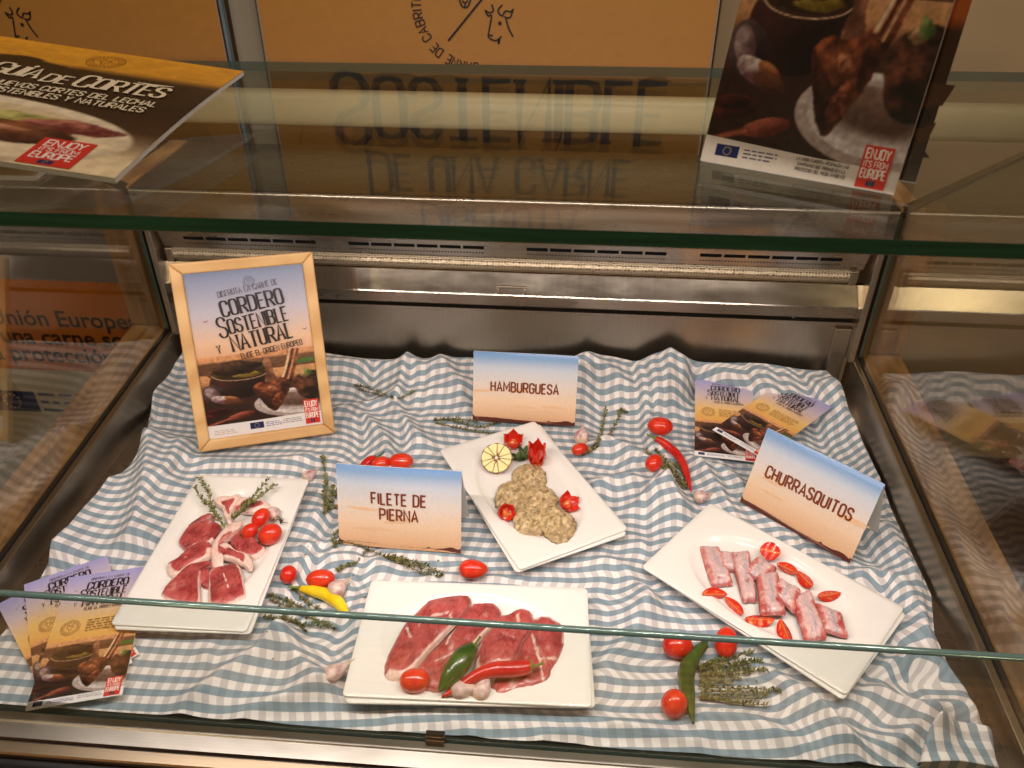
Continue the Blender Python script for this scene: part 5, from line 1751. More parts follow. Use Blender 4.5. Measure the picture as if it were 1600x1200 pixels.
# minced patties
PA, PB, PD = C(184, 156, 112), C(208, 184, 144), C(146, 116, 78)
def patty_col(x, y, r_, t, nz, nz2):
    return mixc(mixc(PA, PB, .5 + .9 * nz), PD, .5 * max(0, -nz2))
G = 'burger patties overlapping on the middle platter'
for lab, ol, dz, sd in (
    ('hamburger patty at the top, next to the halved garlic', [(620, 440), (650, 390), (720, 360), (800, 370), (855, 420), (858, 485), (800, 525), (720, 525), (650, 505)], .000, 51),
    ('hamburger patty at the left, touching a tomato flower', [(500, 580), (540, 510), (620, 480), (700, 500), (745, 560), (725, 645), (640, 695), (560, 685), (510, 640)], .004, 52),
    ('hamburger patty in the middle of the overlapping row', [(690, 560), (750, 508), (850, 512), (920, 558), (942, 622), (885, 675), (780, 695), (708, 662)], .008, 53),
    ('hamburger patty at the lower left end of the row', [(635, 780), (648, 690), (720, 640), (800, 630), (855, 680), (865, 780), (832, 842), (740, 860), (660, 842)], .004, 54),
    ('hamburger patty at the lower right end of the row', [(800, 750), (828, 680), (900, 648), (982, 678), (1050, 730), (1070, 790), (1032, 860), (960, 897), (890, 882), (838, 822)], .009, 55)):
    slab('burger_patty', lab, 'patty', [cp('H', p) for p in ol], PTOP + dz + .012, PTOP + dz, .016, patty_col, M_PATTY, G, (0, .05), rough=.0034, seed=sd, edge=3.0, jag=.10, dome=.3)

# rib strips: pale bone sheath along the middle, red meat at both sides
def rib_col(axis_):
    def f(x, y, r_, t, nz, nz2):
        u = (x * axis_[1] - y * axis_[0]) + .002 * nz
        v = x * axis_[0] + y * axis_[1]
        c = mixc(C(190, 84, 80), C(216, 130, 118), .45 + nz)
        pale = max(0, min(1, (.0125 - abs(u - .001) + .004 * nz) / .004))
        c = mixc(c, mixc(C(224, 194, 190), C(206, 166, 164), .5 + .6 * nz2), .92 * pale)
        c = mixc(c, C(180, 166, 174), max(0, min(1, (.0050 - abs(u + .0015) + .002 * nz2) / .003)) * .75 * (1 if abs(v) < .026 else .3))
        if r_ > .90:
            c = mixc(c, C(188, 76, 74), min(1, (r_ - .90) / .06) * .75)
        if nz2 > .42: c = mixc(c, C(238, 206, 194), .5)
        if nz < -.5: c = mixc(c, C(170, 52, 56), .6)
        return c
    return f
G = 'rib strips on the right platter'
for lab, q, dz, sd in (
    ('rib strip lying alone at the left end of the row', [(395, 270), (510, 275), (590, 495), (470, 505)], .0, 61),
    ('short rib strip tucked behind the second and third pieces', [(515, 308), (620, 320), (640, 425), (508, 408)], .0, 62),
    ('rib strip third from the left with a blood spot at its end', [(565, 315), (675, 308), (722, 575), (645, 580)], .005, 63),
    ('rib strip lying crosswise under the round tomato half', [(640, 425), (715, 335), (832, 400), (765, 480)], .008, 64),
    ('rib strip standing out in the centre of the row', [(715, 420), (838, 412), (882, 655), (735, 662)], .010, 65),
    ('rib strip lying crosswise right of the central one', [(798, 540), (842, 458), (965, 525), (935, 645)], .012, 66),
    ('long rib strip second from the right end', [(905, 560), (1012, 522), (1112, 780), (990, 802)], .010, 67),
    ('rib strip at the right end of the row', [(1035, 588), (1192, 645), (1227, 785), (1070, 745)], .006, 68)):
    w = [at(*cp('C', p), PTOP + dz + .011) for p in q]
    ax_ = ((w[2] + w[3]) - (w[0] + w[1]))
    ax2 = ((w[1] + w[2]) - (w[0] + w[3]))
    a_ = ax_ if ax_.length > ax2.length else ax2
    a_ = a_.normalized()
    ol = []
    for i in range(4):
        p0, p1 = Vector(q[i]), Vector(q[(i + 1) % 4])
        for tt in (.08, .36, .64, .92):
            ol.append(tuple(p0 + (p1 - p0) * tt))
    slab('rib_strip', lab, 'meat', [cp('C', p) for p in ol], PTOP + dz + .011, PTOP + dz, .013, rib_col((a_.x, a_.y)), M_MEAT, G, (.06 * math.sin(sd * 2.1), .05 * math.cos(sd * 1.7)), rough=.0016, seed=sd, edge=7, dome=.14, jag=.03)

# ---- tomatoes
RED1, RED2 = C(206, 34, 22), C(226, 66, 34)
def tomato(label, px, py, lenx, rad, yaw, base=None, pitch=0.0, seed=0, stem=False, point=0.0, group='small tomatoes', green=False):
    """oval tomato; px,py is its centre in view"""
    if base is None:
        p = on_cloth(px, py, rad)
        zb = p.z - 0.001
    else:
        p = at(px, py, base + rad)
        zb = base
    o_ = thing('tomato', label, 'tomato', (p.x, p.y, zb), group=group)
    r = rng(seed + 5)
    V, F, K = [], [], []
    nu, nv = 20, 14
    cy, sy = math.cos(yaw), math.sin(yaw)
    cpz, spz = math.cos(pitch), math.sin(pitch)
    for j in range(nv + 1):
        a = PI * j / nv
        for i in range(nu):
            b = 2 * PI * i / nu
            lx = -math.cos(a) * lenx / 2
            rr_ = rad * math.sin(a) ** 0.92 * (1 - point * math.cos(a) * -0.5 if point else 1)
            ly, lz = rr_ * math.cos(b), rr_ * math.sin(b)
            X_ = lx * cpz - lz * spz
            Z_ = lx * spz + lz * cpz
            V.append((X_ * cy - ly * sy, X_ * sy + ly * cy, Z_ + max(rad, abs(spz) * lenx / 2 * .98)))
            f = fbm(lx * 60 + seed, ly * 60, lz * 60)
            c = mixc(mixc(RED1, RED2, .45 + .7 * f), C(216, 84, 40), max(0, .45 * fbm(seed * 1.7, lx * 25, ly * 25)))
            if j <= 1: c = mixc(c, C(190, 120, 50), .6 if green else .25)
            K.append(c)
    for j in range(nv):
        for i in range(nu):
            F.append((j * nu + i, j * nu + (i + 1) % nu, (j + 1) * nu + (i + 1) % nu, (j + 1) * nu + i))
    mk('skin', V, F, M_RED, o_, K, True)
    ex = Vector((-lenx / 2 * cpz * cy, -lenx / 2 * cpz * sy, -lenx / 2 * spz + max(rad, abs(spz) * lenx / 2 * .98)))
    d = ex - Vector((0, 0, rad))
    if stem:
        V, F, K = [], [], []
        t_ = d.normalized()
        for k in range(5):
            a = 2 * PI * k / 5
            s1 = t_.cross(Vector((0, 0, 1)) if abs(t_.z) < .9 else Vector((1, 0, 0))).normalized()
            s2 = t_.cross(s1)
            dirv = s1 * math.cos(a) + s2 * math.sin(a)
            v2, f2 = tube([ex - t_ * .0005, ex + dirv * rad * .35 + t_ * .0012, ex + dirv * rad * .62 - t_ * .001], [.0011, .0012, .0003], 5)
            n0 = len(V); V += v2; F += [tuple(i + n0 for i in q) for q in f2]
        v2, f2 = tube([ex, ex + t_ * .006 + Vector((.001, 0, .001))], [.0012, .0009], 6)
        n0 = len(V); V += v2; F += [tuple(i + n0 for i in q) for q in f2]
        mk('stalk', V, F, M_STEM, o_, [C(84, 92, 40)] * len(V), True)
    else:
        v2, f2 = tube([ex + (Vector((0, 0, rad)) - ex) * 0.04, ex + d.normalized() * .0008], [.0021, .0010], 7)
        mk('stalk_scar', v2, f2, M_STEM, o_, [C(150, 96, 48)] * len(v2), True)
    return o_
def S(x, y): return cp('S', (x, y))
tomato('round cherry tomato between the left platter and the yellow chilli', *S(273, 802), .030, .0135, 1.4, None, .5, 1)
tomato('oval tomato lying just above the yellow chilli', *S(468, 828), .046, .0155, .15, None, 0, 2)
tomato('pointed oval tomato lying alone right below the fillet sign', *S(1392, 770), .047, .0158, .05, None, 0, 3, point=.35)
tomato('larger tomato peeking over the top of the fillet sign', *S(955, 118), .046, .0165, .1, None, 0, 4)
tomato('small tomato peeking over the fillet sign, left of a larger one', *S(832, 132), .036, .014, .4, None, .2, 5)
tomato('tomato beside the small garlic bulb and thyme at centre right', *cp('R', (125, 678)), .034, .0125, .5, None, 0, 6)
tomato('large oval tomato above the stalk of the red chilli', *cp('R', (728, 505)), .050, .0185, -.1, None, 0, 7)
tomato('tomato half hidden in cloth beside the thyme bunch at centre right', *cp('R', (680, 782)), .036, .0150, .9, None, .3, 8)
tomato('upper left tomato of three around the green chilli', *cp('B', (352, 290)), .045, .0185, .1, None, 0, 9)
tomato('upper right tomato of three, nearest the right platter', *cp('B', (808, 260)), .046, .0170, 1.35, None, .35, 10)
tomato('lowest tomato of three, left of the green chilli tip', *cp('B', (322, 830)), .038, .0180, .9, None, .9, 11)
tomato('tomato with a green tipped end on the front platter', *cp('F', (465, 668)), .042, .0165, PI + .12, PTOP + .002, 0, 12, green=True)
for lab, (x, y), ln, rd, yw, dz, sd in (('lower left tomato of the cluster on the lamb platter', (955, 455), .030, .0125, .6, .004, 13), ('upper tomato of the cluster on the lamb platter', (1025, 370), .036, .0140, 1.1, .010, 14), ('largest tomato of the cluster on the lamb platter', (1085, 475), .040, .0170, .5, .006, 15)):
    tomato(lab, *cp('L', (x, y)), ln, rd, yw, PTOP + dz, .4, sd, True, group='cluster tomatoes on the lamb platter')

def wedge(label, px, py, length, rad, yaw, roll, base, seed, half=False):
    """segment of a tomato: red skin below, wet flesh on the cut faces"""
    p = at(px, py, base + rad * .6)
    o_ = thing('tomato_wedge', label, 'tomato wedge', (p.x, p.y, base), group='cut tomatoes on the right platter')
    ha = R(90) if half else R(50)
    n, m_ = 14, 9
    Vs, Fs, Ks, Vf, Ff, Kf = [], [], [], [], [], []
    R_ = Matrix.Rotation(yaw, 3, 'Z') @ Matrix.Rotation(roll, 3, 'X')
    def prof(t): return rad * max(0.0, math.sin(PI * t)) ** .62
    for i in range(n + 1):
        t = i / n
        for j in range(m_ + 1):
            a = -PI / 2 - ha + 2 * ha * j / m_
            q = R_ @ Vector(((t - .5) * length, prof(t) * math.cos(a), prof(t) * math.sin(a)))
            Vs.append(q)
            Ks.append(mixc(RED1, RED2, .4 + .5 * fbm(t * 5 + seed, a, 1)))
    for i in range(n):
        for j in range(m_):
            a = i * (m_ + 1) + j
            Fs.append((a, a + 1, a + m_ + 2, a + m_ + 1))
    for sg in (0, 1):
        n0 = len(Vf)
        for i in range(n + 1):
            t = i / n
            a = -PI / 2 - ha + 2 * ha * sg
            for j in range(6):
                f = j / 5
                q = R_ @ Vector(((t - .5) * length, prof(t) * f * math.cos(a), prof(t) * f * math.sin(a) + (0.0006 * math.sin(t * 20 + seed) if 0 < f < 1 else 0)))
                Vf.append(q)
                c = mixc(C(216, 62, 40), C(206, 40, 28), abs(f - .3) * 1.6)
                if f < .15: c = C(226, 130, 66)
                sd_ = fbm(t * 12 + seed * 3, f * 6 + sg * 9, 2)
                if .25 < f < .75 and sd_ > .30: c = C(224, 130, 66)
                if f > .9: c = C(198, 34, 24)
                Kf.append(c)
        for i in range(n):
            for j in range(5):
                a = n0 + i * 6 + j
                Ff.append((a, a + 6, a + 7, a + 1) if sg else (a, a + 1, a + 7, a + 6))
    zmin = min(v.z for v in Vs + Vf)
    mk('skin', [(v.x, v.y, v.z - zmin) for v in Vs], Fs, M_RED, o_, Ks, True)
    mk('cut_face', [(v.x, v.y, v.z - zmin) for v in Vf], Ff, M_FLESH, o_, Kf, True)
for lab, x, y, ln, rd, yw, rl, dz, hf in (
    ('round tomato half behind the rib strips', 785, 335, .034, .0150, -.3, .75, .006, True),
    ('tomato wedge partly under the round tomato half', 880, 428, .036, .0110, -.55, .9, .003, False),
    ('upright leaf shaped tomato wedge above the long rib strip', 975, 485, .036, .0125, -1.1, .4, .002, False),
    ('tomato wedge at the right, near the end rib strip', 1112, 572, .040, .0115, .28, .35, 0, False),
    ('tomato wedge at the far left of the right platter', 480, 572, .040, .0125, .08, .85, 0, False),
    ('thin tomato wedge touching the far left wedge', 585, 632, .040, .0105, -.95, .7, 0, False),
    ('tomato wedge in the middle of the lower row', 728, 708, .046, .0130, .06, .25, 0, False),
    ('tomato wedge lowest on the right platter', 868, 768, .042, .0135, -1.45, .0, 0, False)):
    wedge(lab, *cp('C', (x, y)), ln, rd, yw, rl, PTOP + dz, int(x), hf)

def tomato_flower(label, px, py, size, base, seed, n=5, up=0.9, tall=1.0, yaw=0.0, tilt=0.35):
    """tomato or pepper cut into a crown of pointed petals"""
    p = at(px, py, base + size * .4)
    o_ = thing('tomato_flower', label, 'garnish', (p.x, p.y, base), group='carved flowers on the middle platter')
    Rm = Matrix.Rotation(yaw, 3, 'Z') @ Matrix.Rotation(tilt, 3, 'X')
    for k in range(n):
        a = 2 * PI * k / n + .2 * seed
        V, F, K = [], [], []
        for i in range(7):
            t = i / 6
            wd = size * .42 * math.sin(PI * min(1, .18 + .82 * t)) ** .8 * (1 - t ** 3 * .2)
            out_ = size * (.16 + .55 * math.sin(t * 1.5) * up)
            z = size * tall * (.05 + 1.0 * t ** 1.2)
            for j in range(5):
                s_ = (j - 2) / 2
                rr_ = out_ - abs(s_) ** 2 * size * .10
                q = Vector((math.cos(a) * rr_ - math.sin(a) * wd * s_, math.sin(a) * rr_ + math.cos(a) * wd * s_, z))
                V.append(Rm @ q)
                K.append(mixc(C(196, 26, 20), C(226, 60, 36), .5 + .8 * fbm(t * 3 + k, s_, seed)))
        for i in range(6):
            for j in range(4):
                b_ = i * 5 + j
                F.append((b_, b_ + 1, b_ + 6, b_ + 5))
        zm = 0
        o2 = mk('petal', V, F, M_RED, o_, K, True)
        sm = o2.modifiers.new('thick', 'SOLIDIFY')
        sm.thickness = .0016
    V, F, K = [], [], []
    for i in range(5):
        a = PI / 2 * i / 4
        for j in range(10):
            b_ = 2 * PI * j / 10
            V.append(Rm @ Vector((size * .34 * math.cos(a) * math.cos(b_), size * .34 * math.cos(a) * math.sin(b_), size * .05 + size * .5 * math.sin(a))))
            K.append(mixc(C(210, 52, 36), C(232, 170, 90), .3 + fbm(i * 2.1, j * 1.7, seed)))
    for i in range(4):
        for j in range(10):
            F.append((i * 10 + j, i * 10 + (j + 1) % 10, (i + 1) * 10 + (j + 1) % 10, (i + 1) * 10 + j))
    mk('core', V, F, M_FLESH, o_, K, True)
tomato_flower('red carved flower behind the halved garlic bulb', *cp('H', (628, 215)), .034, PTOP, 1, 5, .8, .9, .2, .3)
tomato_flower('tall red carved pepper tulip at the top of the middle platter', *cp('H', (798, 330)), .038, PTOP, 2, 5, .55, 1.35, -.2, .15)
tomato_flower('carved tomato crown at the left of the patties', *cp('H', (570, 690)), .029, PTOP, 3, 6, .75, .9, .4, .7)
tomato_flower('carved tomato crown at the right of the patties', *cp('H', (992, 640)), .030, PTOP, 4, 5, 1.0, .75, 1.2, .5)

# ---- peppers
def pepper(label, pts, radii, c1, c2, crop=None, base=None, stem_pts=None, seed=0, squash=1.0, stemc=C(112, 128, 52), lift=None):
    P = []
    for i, q in enumerate(pts):
        px, py = cp(crop, q) if crop else q
        dz = lift[i] if lift else 0.0
        if base is None:
            v = on_cloth(px, py, max(radii))
            v.z += max(radii) * .95 + dz
        else:
            v = at(px, py, base + max(radii) + dz)
        P.append(v)
    if base is None:
        zs = sum(v.z for v in P) / len(P)
        P = [Vector((v.x, v.y, .5 * v.z + .5 * zs)) for v in P]
    cs = spline([tuple(v) for v in P], 6)
    rs_ = [max(.0004, float(t[0])) for t in spline([(r_,) for r_ in radii], 6)]
    b0 = Vector((P[0].x, P[0].y, min(v.z for v in P) - max(radii)))
    o_ = thing('chilli_pepper', label, 'chilli', b0, group='chilli peppers')
    V, F = tube([Vector(c) - b0 for c in cs], rs_, 16, True, squash)
    K = []
    for i, v in enumerate(V):
        w = fbm(v[0] * 45 + seed, v[1] * 45, v[2] * 45)
        V[i] = v + Vector((0, 0, .0008 * w))
        K.append(mixc(c1, c2, .45 + .8 * w))
    mk('body', V, F, M_CHILI, o_, K, True)
    d = (Vector(cs[0]) - Vector(cs[1])).normalized()
    st = Vector(cs[0]) - b0
    L_st = .020
    side = Vector((-d.y, d.x, .3)) * .003
    V, F = tube([st - d * .002, st + d * .0015, st + d * .004, st + d * (L_st * .6) + side * .5, st + d * L_st + side], [rs_[0] * .96, rs_[0] * 1.02, .0022, .0016, .0019], 9)
    mk('stalk', V, F, M_STEM, o_, [stemc] * len(V), True)
YEL1, YEL2 = C(232, 190, 20), C(246, 216, 44)
pepper('bright yellow chilli lying left of the front platter', [(345, 888), (420, 905), (510, 930), (580, 975), (628, 1040)], [.0045, .0085, .0105, .0095, .0045], YEL1, YEL2, 'S', seed=1)
pepper('glossy dark green chilli lying across the front platter', [(795, 478), (755, 520), (705, 590), (655, 660), (605, 728)], [.0085, .0150, .0155, .0120, .0025], C(38, 70, 22), C(64, 100, 34), 'F', PTOP + .006, seed=2, lift=[.012, .012, .009, .004, -.002])
pepper('long red chilli lying across the front platter', [(1118, 590), (1030, 600), (900, 610), (800, 650), (700, 715), (620, 758)], [.0100, .0115, .0105, .0080, .0060, .0016], C(176, 20, 26), C(206, 38, 36), 'F', PTOP + .005, seed=3, lift=[.009, .010, .010, .006, .0, -.003])
pepper('slim curved red chilli at centre right of the cloth', [(700, 585), (770, 640), (850, 720), (905, 810), (935, 910), (960, 1000)], [.0062, .0085, .0085, .0075, .0055, .0012], C(190, 22, 18), C(214, 44, 32), 'R', seed=4)
pepper('long dark green chilli between tomatoes and thyme at front right', [(600, 290), (520, 370), (450, 500), (430, 620), (455, 760), (505, 1010)], [.0070, .0105, .0125, .0120, .0095, .0015], C(54, 72, 30), C(84, 102, 44), 'B', seed=5, stemc=C(70, 84, 40))
pepper('red pepper tip peeking over the fillet sign at its left', [(800, 95), (770, 118), (735, 150), (700, 185)], [.0070, .0110, .0100, .0040], C(180, 20, 18), C(206, 40, 30), 'S', seed=6, stemc=C(70, 96, 40))
pepper('red chilli tip showing at the left edge of the fillet sign', [(640, 372), (600, 380), (566, 388)], [.0080, .0070, .0020], C(180, 20, 18), C(206, 40, 30), 'S', seed=7)

# ---- garlic
def clove(label, px, py, length, rad, yaw, base=None, seed=0, pitch=0.0, tint=0.5):
    if base is None:
        p = on_cloth(px, py, rad * .8)
        zb = p.z - .001
    else:
        p = at(px, py, base + rad * .8)
        zb = base
    rad *= 1.18
    o_ = thing('garlic_clove', label, 'garlic', (p.x, p.y, zb), group='garlic cloves')
    V, F, K = [], [], []
    n, m_ = 14, 14
    cy, sy = math.cos(yaw), math.sin(yaw)
    for i in range(n + 1):
        t = i / n
        rr_ = rad * (math.sin(PI * min(1.0, t * 1.02) ** .72) ** .75 if 0 < t < 1 else 0) * (1 - .25 * t)
        if t > .86: rr_ = max(rr_ * .8, rad * .09)
        for j in range(m_):
            b_ = 2 * PI * j / m_
            ridge = 1 - .10 * abs(math.sin(1.5 * b_))
            x = (t - .45) * length
            y_, z_ = rr_ * math.cos(b_) * ridge, rr_ * math.sin(b_) * ridge * .9
            z_ += .12 * length * (t - .4) ** 2 + math.sin(pitch) * x
            V.append((x * cy - y_ * sy, x * sy + y_ * cy, z_ + rad * .86))
            st = .5 + .5 * math.sin(b_ * 7 + 3 * fbm(t * 4, b_, seed))
            c = mixc(C(228, 204, 194), C(150, 78, 98), 1.15 * tint * (st * .8 + .5 * fbm(t * 3 + seed, b_ * 2, 2)))
            if t < .1 or t > .82: c = mixc(c, C(214, 188, 150), .7)
            K.append(c)
    for i in range(n):
        for j in range(m_):
            F.append((i * m_ + j, i * m_ + (j + 1) % m_, (i + 1) * m_ + (j + 1) % m_, (i + 1) * m_ + j))
    mk('papery_skin', V, F, M_GARLIC, o_, K, True)
    tip = Vector((.55 * length * cy, .55 * length * sy, .12 * length * .36 + rad * .86 + math.sin(pitch) * .55 * length))
    v2, f2 = tube([tip - Vector((cy, sy, 0)) * .002, tip + Vector((cy, sy, .3)) * .004, tip + Vector((cy, sy, .2)) * .008], [.0014, .0010, .0003], 6)
    mk('tip', v2, f2, M_GARLIC, o_, [C(212, 184, 148)] * len(v2), True)
clove('pinkish garlic clove above the upper right corner of the lamb platter', *S(402, 205), .034, .0120, 1.0, None, 1, 0, .75)
clove('garlic clove half behind the yellow chilli', *S(575, 892), .036, .0150, .9, None, 2, 0, .55)
clove('curved garlic clove lying left of the front platter', 524, 1051, .044, .0125, .75, None, 3, 0, .6)
clove('left garlic clove of two at the front edge of the front platter', *cp('F', (738, 722)), .040, .0135, .15, PTOP + .001, 4, 0, .5)
clove('right garlic clove of two on the front platter, with a curled tip', *cp('F', (850, 722)), .036, .0125, 1.15, PTOP + .001, 5, .3, .6)
clove('garlic clove at the tip of the slim red chilli', *cp('R', (1035, 1040)), .032, .0130, .35, None, 6, 0, .75)
clove('small garlic bulb with a cut yellow top near the thyme at centre right', *cp('R', (140, 585)), .034, .0145, 1.5, None, 7, .5, .85)
clove('pale garlic clove behind the tomatoes on the lamb platter', *cp('L', (1105, 350)), .034, .0125, -1.0, PTOP + .004, 8, .2, .6)

def half_bulb():
    p = at(*cp('H', (515, 335)), PTOP + .026)
    o_ = thing('halved_garlic', 'halved garlic bulb showing its pale yellow cloves on the middle platter', 'garlic', (p.x, p.y, PTOP))
    rad = .0295
    Rm = Matrix.Rotation(R(-6), 3, 'Z') @ Matrix.Rotation(R(34), 3, 'X')
    Vs, Fs, Ks = [], [], []
    n = 40
    for i in range(7):
        a = (PI / 2) * i / 6
        for j in range(n):
            b_ = 2 * PI * j / n
            k_ = 1 + .02 * math.cos(11 * b_)
            q = Rm @ Vector((rad * k_ * math.cos(a) * math.cos(b_), rad * k_ * math.cos(a) * math.sin(b_), -.80 * rad * math.sin(a)))
            Vs.append(q)
            Ks.append(mixc(C(232, 220, 204), C(178, 128, 136), .2 + .6 * abs(math.sin(5.5 * b_))))
    for i in range(6):
        for j in range(n):
            Fs.append((i * n + j, (i + 1) * n + j, (i + 1) * n + (j + 1) % n, i * n + (j + 1) % n))
    lift = -min(v.z for v in Vs)
    up = Vector((0, 0, lift))
    mk('bulb_skin', [v + up for v in Vs], Fs, M_GARLIC, o_, Ks, True)
    V, F = [Rm @ Vector((0, 0, -.0012)) + up], []
    for j in range(n):
        b_ = 2 * PI * j / n
        V.append(Rm @ Vector((rad * .995 * math.cos(b_), rad * .995 * math.sin(b_), -.0010)) + up)
    F = [(0, 1 + j, 1 + (j + 1) % n) for j in range(n)]
    mk('membrane', V, F, M_GARLIC, o_, [C(128, 88, 62)] * len(V))
    cuts = [0, .42, 1.16, 1.66, 2.38, 2.78, 3.52, 3.92, 4.62, 5.02, 5.80]
    for k in range(len(cuts)):
        a0 = cuts[k] + .010
        a1 = (cuts[k + 1] if k + 1 < len(cuts) else 2 * PI) - .010
        V, F, K = [], [], []
        ol = []
        for t in (0, .25, .5, .75, 1):
            a = a0 + (a1 - a0) * t
            ol.append((rad * .945 * (1 + .03 * math.sin(PI * t)) * math.cos(a), rad * .945 * (1 + .03 * math.sin(PI * t)) * math.sin(a)))
        am = (a0 + a1) / 2
        ir = rad * (.17 + .07 * (k % 3))
        ol.append((ir * math.cos(a1 - .06), ir * math.sin(a1 - .06)))
        ol.append((ir * math.cos(a0 + .06), ir * math.sin(a0 + .06)))
        c0 = (sum(q[0] for q in ol) / 7, sum(q[1] for q in ol) / 7)
        for lev, (sc, z) in enumerate(((1.0, -.001), (.985, .0010), (.86, .0024))):
            for q in ol:
                V.append(Rm @ Vector((c0[0] + (q[0] - c0[0]) * sc, c0[1] + (q[1] - c0[1]) * sc, z)) + up)
                K.append(mixc(C(222, 204, 132), C(240, 226, 166), .3 + .5 * lev / 2 + .3 * fbm(q[0] * 90, q[1] * 90, k)))
        for lev in range(2):
            for j in range(7):
                F.append((lev * 7 + j, lev * 7 + (j + 1) % 7, (lev + 1) * 7 + (j + 1) % 7, (lev + 1) * 7 + j))
        F.append(tuple(range(14, 21)))
        mk('clove', V, F, M_GARLIC, o_, K)
    v2, f2 = tube([Rm @ Vector((0, 0, -.002)) + up, Rm @ Vector((0, 0, .0025)) + up], [rad * .12, rad * .10], 9)
    mk('core', v2, f2, M_GARLIC, o_, [C(240, 222, 196)] * len(v2))
half_bulb()

# ---- herbs
LG = [C(96, 100, 50), C(116, 116, 62), C(80, 84, 42), C(134, 128, 72), C(68, 72, 38), C(150, 140, 90)]
def leaf(V, F, K, base, d, nrm, ln, wd, col):
    side = d.cross(nrm)
    if side.length < 1e-6:
        side = Vector((1, 0, 0))
    side = side.normalized()
    n0 = len(V)
    mid = base + d * ln * .5
    V += [base, mid + side * wd, base + d * ln + nrm * ln * .05, mid - side * wd, mid - nrm * wd * .4]
    F += [(n0, n0 + 1, n0 + 4), (n0 + 1, n0 + 2, n0 + 4), (n0 + 2, n0 + 3, n0 + 4), (n0 + 3, n0, n0 + 4)]
    K += [col] * 5

def sprig(label, stems, seed, base=None, dens=1.0, leafl=.0062, cat='thyme', lift=0.004, arch=0.0, name='thyme_sprig', woody=C(116, 92, 58)):
    """stems: pixel polylines; each carries pairs of tiny leaves"""
    r = rng(seed * 7 + 1)
    world = []
    for st in stems:
        P = []
        n = len(st)
        for i, (px, py) in enumerate(st):
            if base is None:
                v = on_cloth(px, py, lift)
                v.z += lift
            else:
                v = at(px, py, base + lift)
            v.z += arch * math.sin(PI * i / max(1, n - 1))
            P.append(v)
        if base is None:
            zs = sum(v.z for v in P) / len(P)
            P = [Vector((v.x, v.y, max(.6 * v.z + .4 * zs, cz(v.x, v.y) + .0015))) for v in P]
        world.append(P)
    b0 = world[0][0].copy()
    b0.z = min(v.z for P in world for v in P) - .001
    o_ = thing(name, label, cat, b0, group='thyme sprigs')
    LV, LF, LK = [], [], []
    for P in world:
        cs = [Vector(c) - b0 for c in spline([tuple(v) for v in P], 5)]
        ln = sum((cs[i + 1] - cs[i]).length for i in range(len(cs) - 1))
        rr_ = [.0010 - .0006 * i / len(cs) for i in range(len(cs))]
        V, F = tube(cs, rr_, 5)
        mk('stem', V, F, M_STEM, o_, [mixc(woody, C(104, 106, 56), i / len(V)) for i in range(len(V))], True)
        nn = max(4, int(ln / .0030 * dens))
        for k in range(nn):
            t = (k + r.random() * .8) / nn
            f = t * (len(cs) - 1)
            i = min(int(f), len(cs) - 2)
            q = cs[i].lerp(cs[i + 1], f - i)
            tg = (cs[i + 1] - cs[i]).normalized()
            a = r.uniform(0, 2 * PI)
            s1 = tg.cross(Vector((0, 0, 1))).normalized()
            s2 = s1.cross(tg)
            for h_ in (0, PI):
                dr = (s1 * math.cos(a + h_) + s2 * abs(math.sin(a + h_)) * .9 + tg * r.uniform(.3, 1.0)).normalized()
                L_ = 1.2 * leafl * r.uniform(.45, 1.2)
                leaf(LV, LF, LK, q, dr, (s2 * .8 + s1 * r.uniform(-.5, .5)).normalized(), L_, L_ * r.uniform(.20, .30), r.choice(LG))
                if r.random() < .4:
                    dr2 = (dr + tg * .6 + s2 * .3).normalized()
                    leaf(LV, LF, LK, q, dr2, s2, L_ * .7, L_ * .18, r.choice(LG))
    lv = mk('leaves', LV, LF, M_LEAF, o_, LK)
    lv['kind'] = 'stuff'
    return o_
def px_(crop, pts): return [cp(crop, q) for q in pts]
sprig('thyme sprig lying at the back, right of the framed poster', [[(553, 603), (575, 608), (600, 616), (622, 617), (645, 611)], [(560, 610), (590, 618), (615, 620)]], 1)
sprig('thyme sprig lying half under the hamburger sign', [[(676, 657), (700, 656), (725, 662), (750, 668), (780, 660)], [(680, 661), (712, 668), (745, 675), (775, 678)], [(690, 655), (720, 655), (745, 660)]], 2, dens=1.2)
sprig('upright thyme sprig at the left edge of the fillet sign', [px_('S', [(490, 440), (490, 330), (500, 220), (480, 90)]), px_('S', [(485, 430), (520, 340), (545, 270)]), px_('S', [(480, 430), (530, 400), (575, 395)]), px_('S', [(500, 420), (540, 350), (570, 300)])], 3)
sprig('long thyme sprig lying in front of the fillet sign', [px_('S', [(545, 620), (620, 610), (720, 635), (840, 680), (960, 720), (1080, 770), (1190, 810)]), px_('S', [(560, 640), (545, 580), (590, 535)]), px_('S', [(850, 690), (960, 740), (1070, 795), (1190, 815)]), px_('S', [(880, 690), (1000, 720), (1120, 760), (1205, 800)]), px_('S', [(760, 640), (690, 720), (610, 760), (570, 785)]), px_('S', [(700, 625), (740, 600), (770, 595)])], 4)
sprig('thyme bunch lying beside the lower right edge of the lamb platter', [px_('S', [(300, 880), (345, 930), (400, 980), (460, 1020)]), px_('S', [(150, 925), (230, 950), (320, 985), (440, 1030)]), px_('S', [(160, 955), (260, 990), (380, 1020)]), px_('S', [(200, 1000), (330, 1040), (450, 1080), (560, 1140)]), px_('S', [(120, 1060), (230, 1070), (340, 1100), (520, 1120)]), px_('S', [(220, 1060), (330, 1100), (380, 1150)])], 5, dens=1.1)
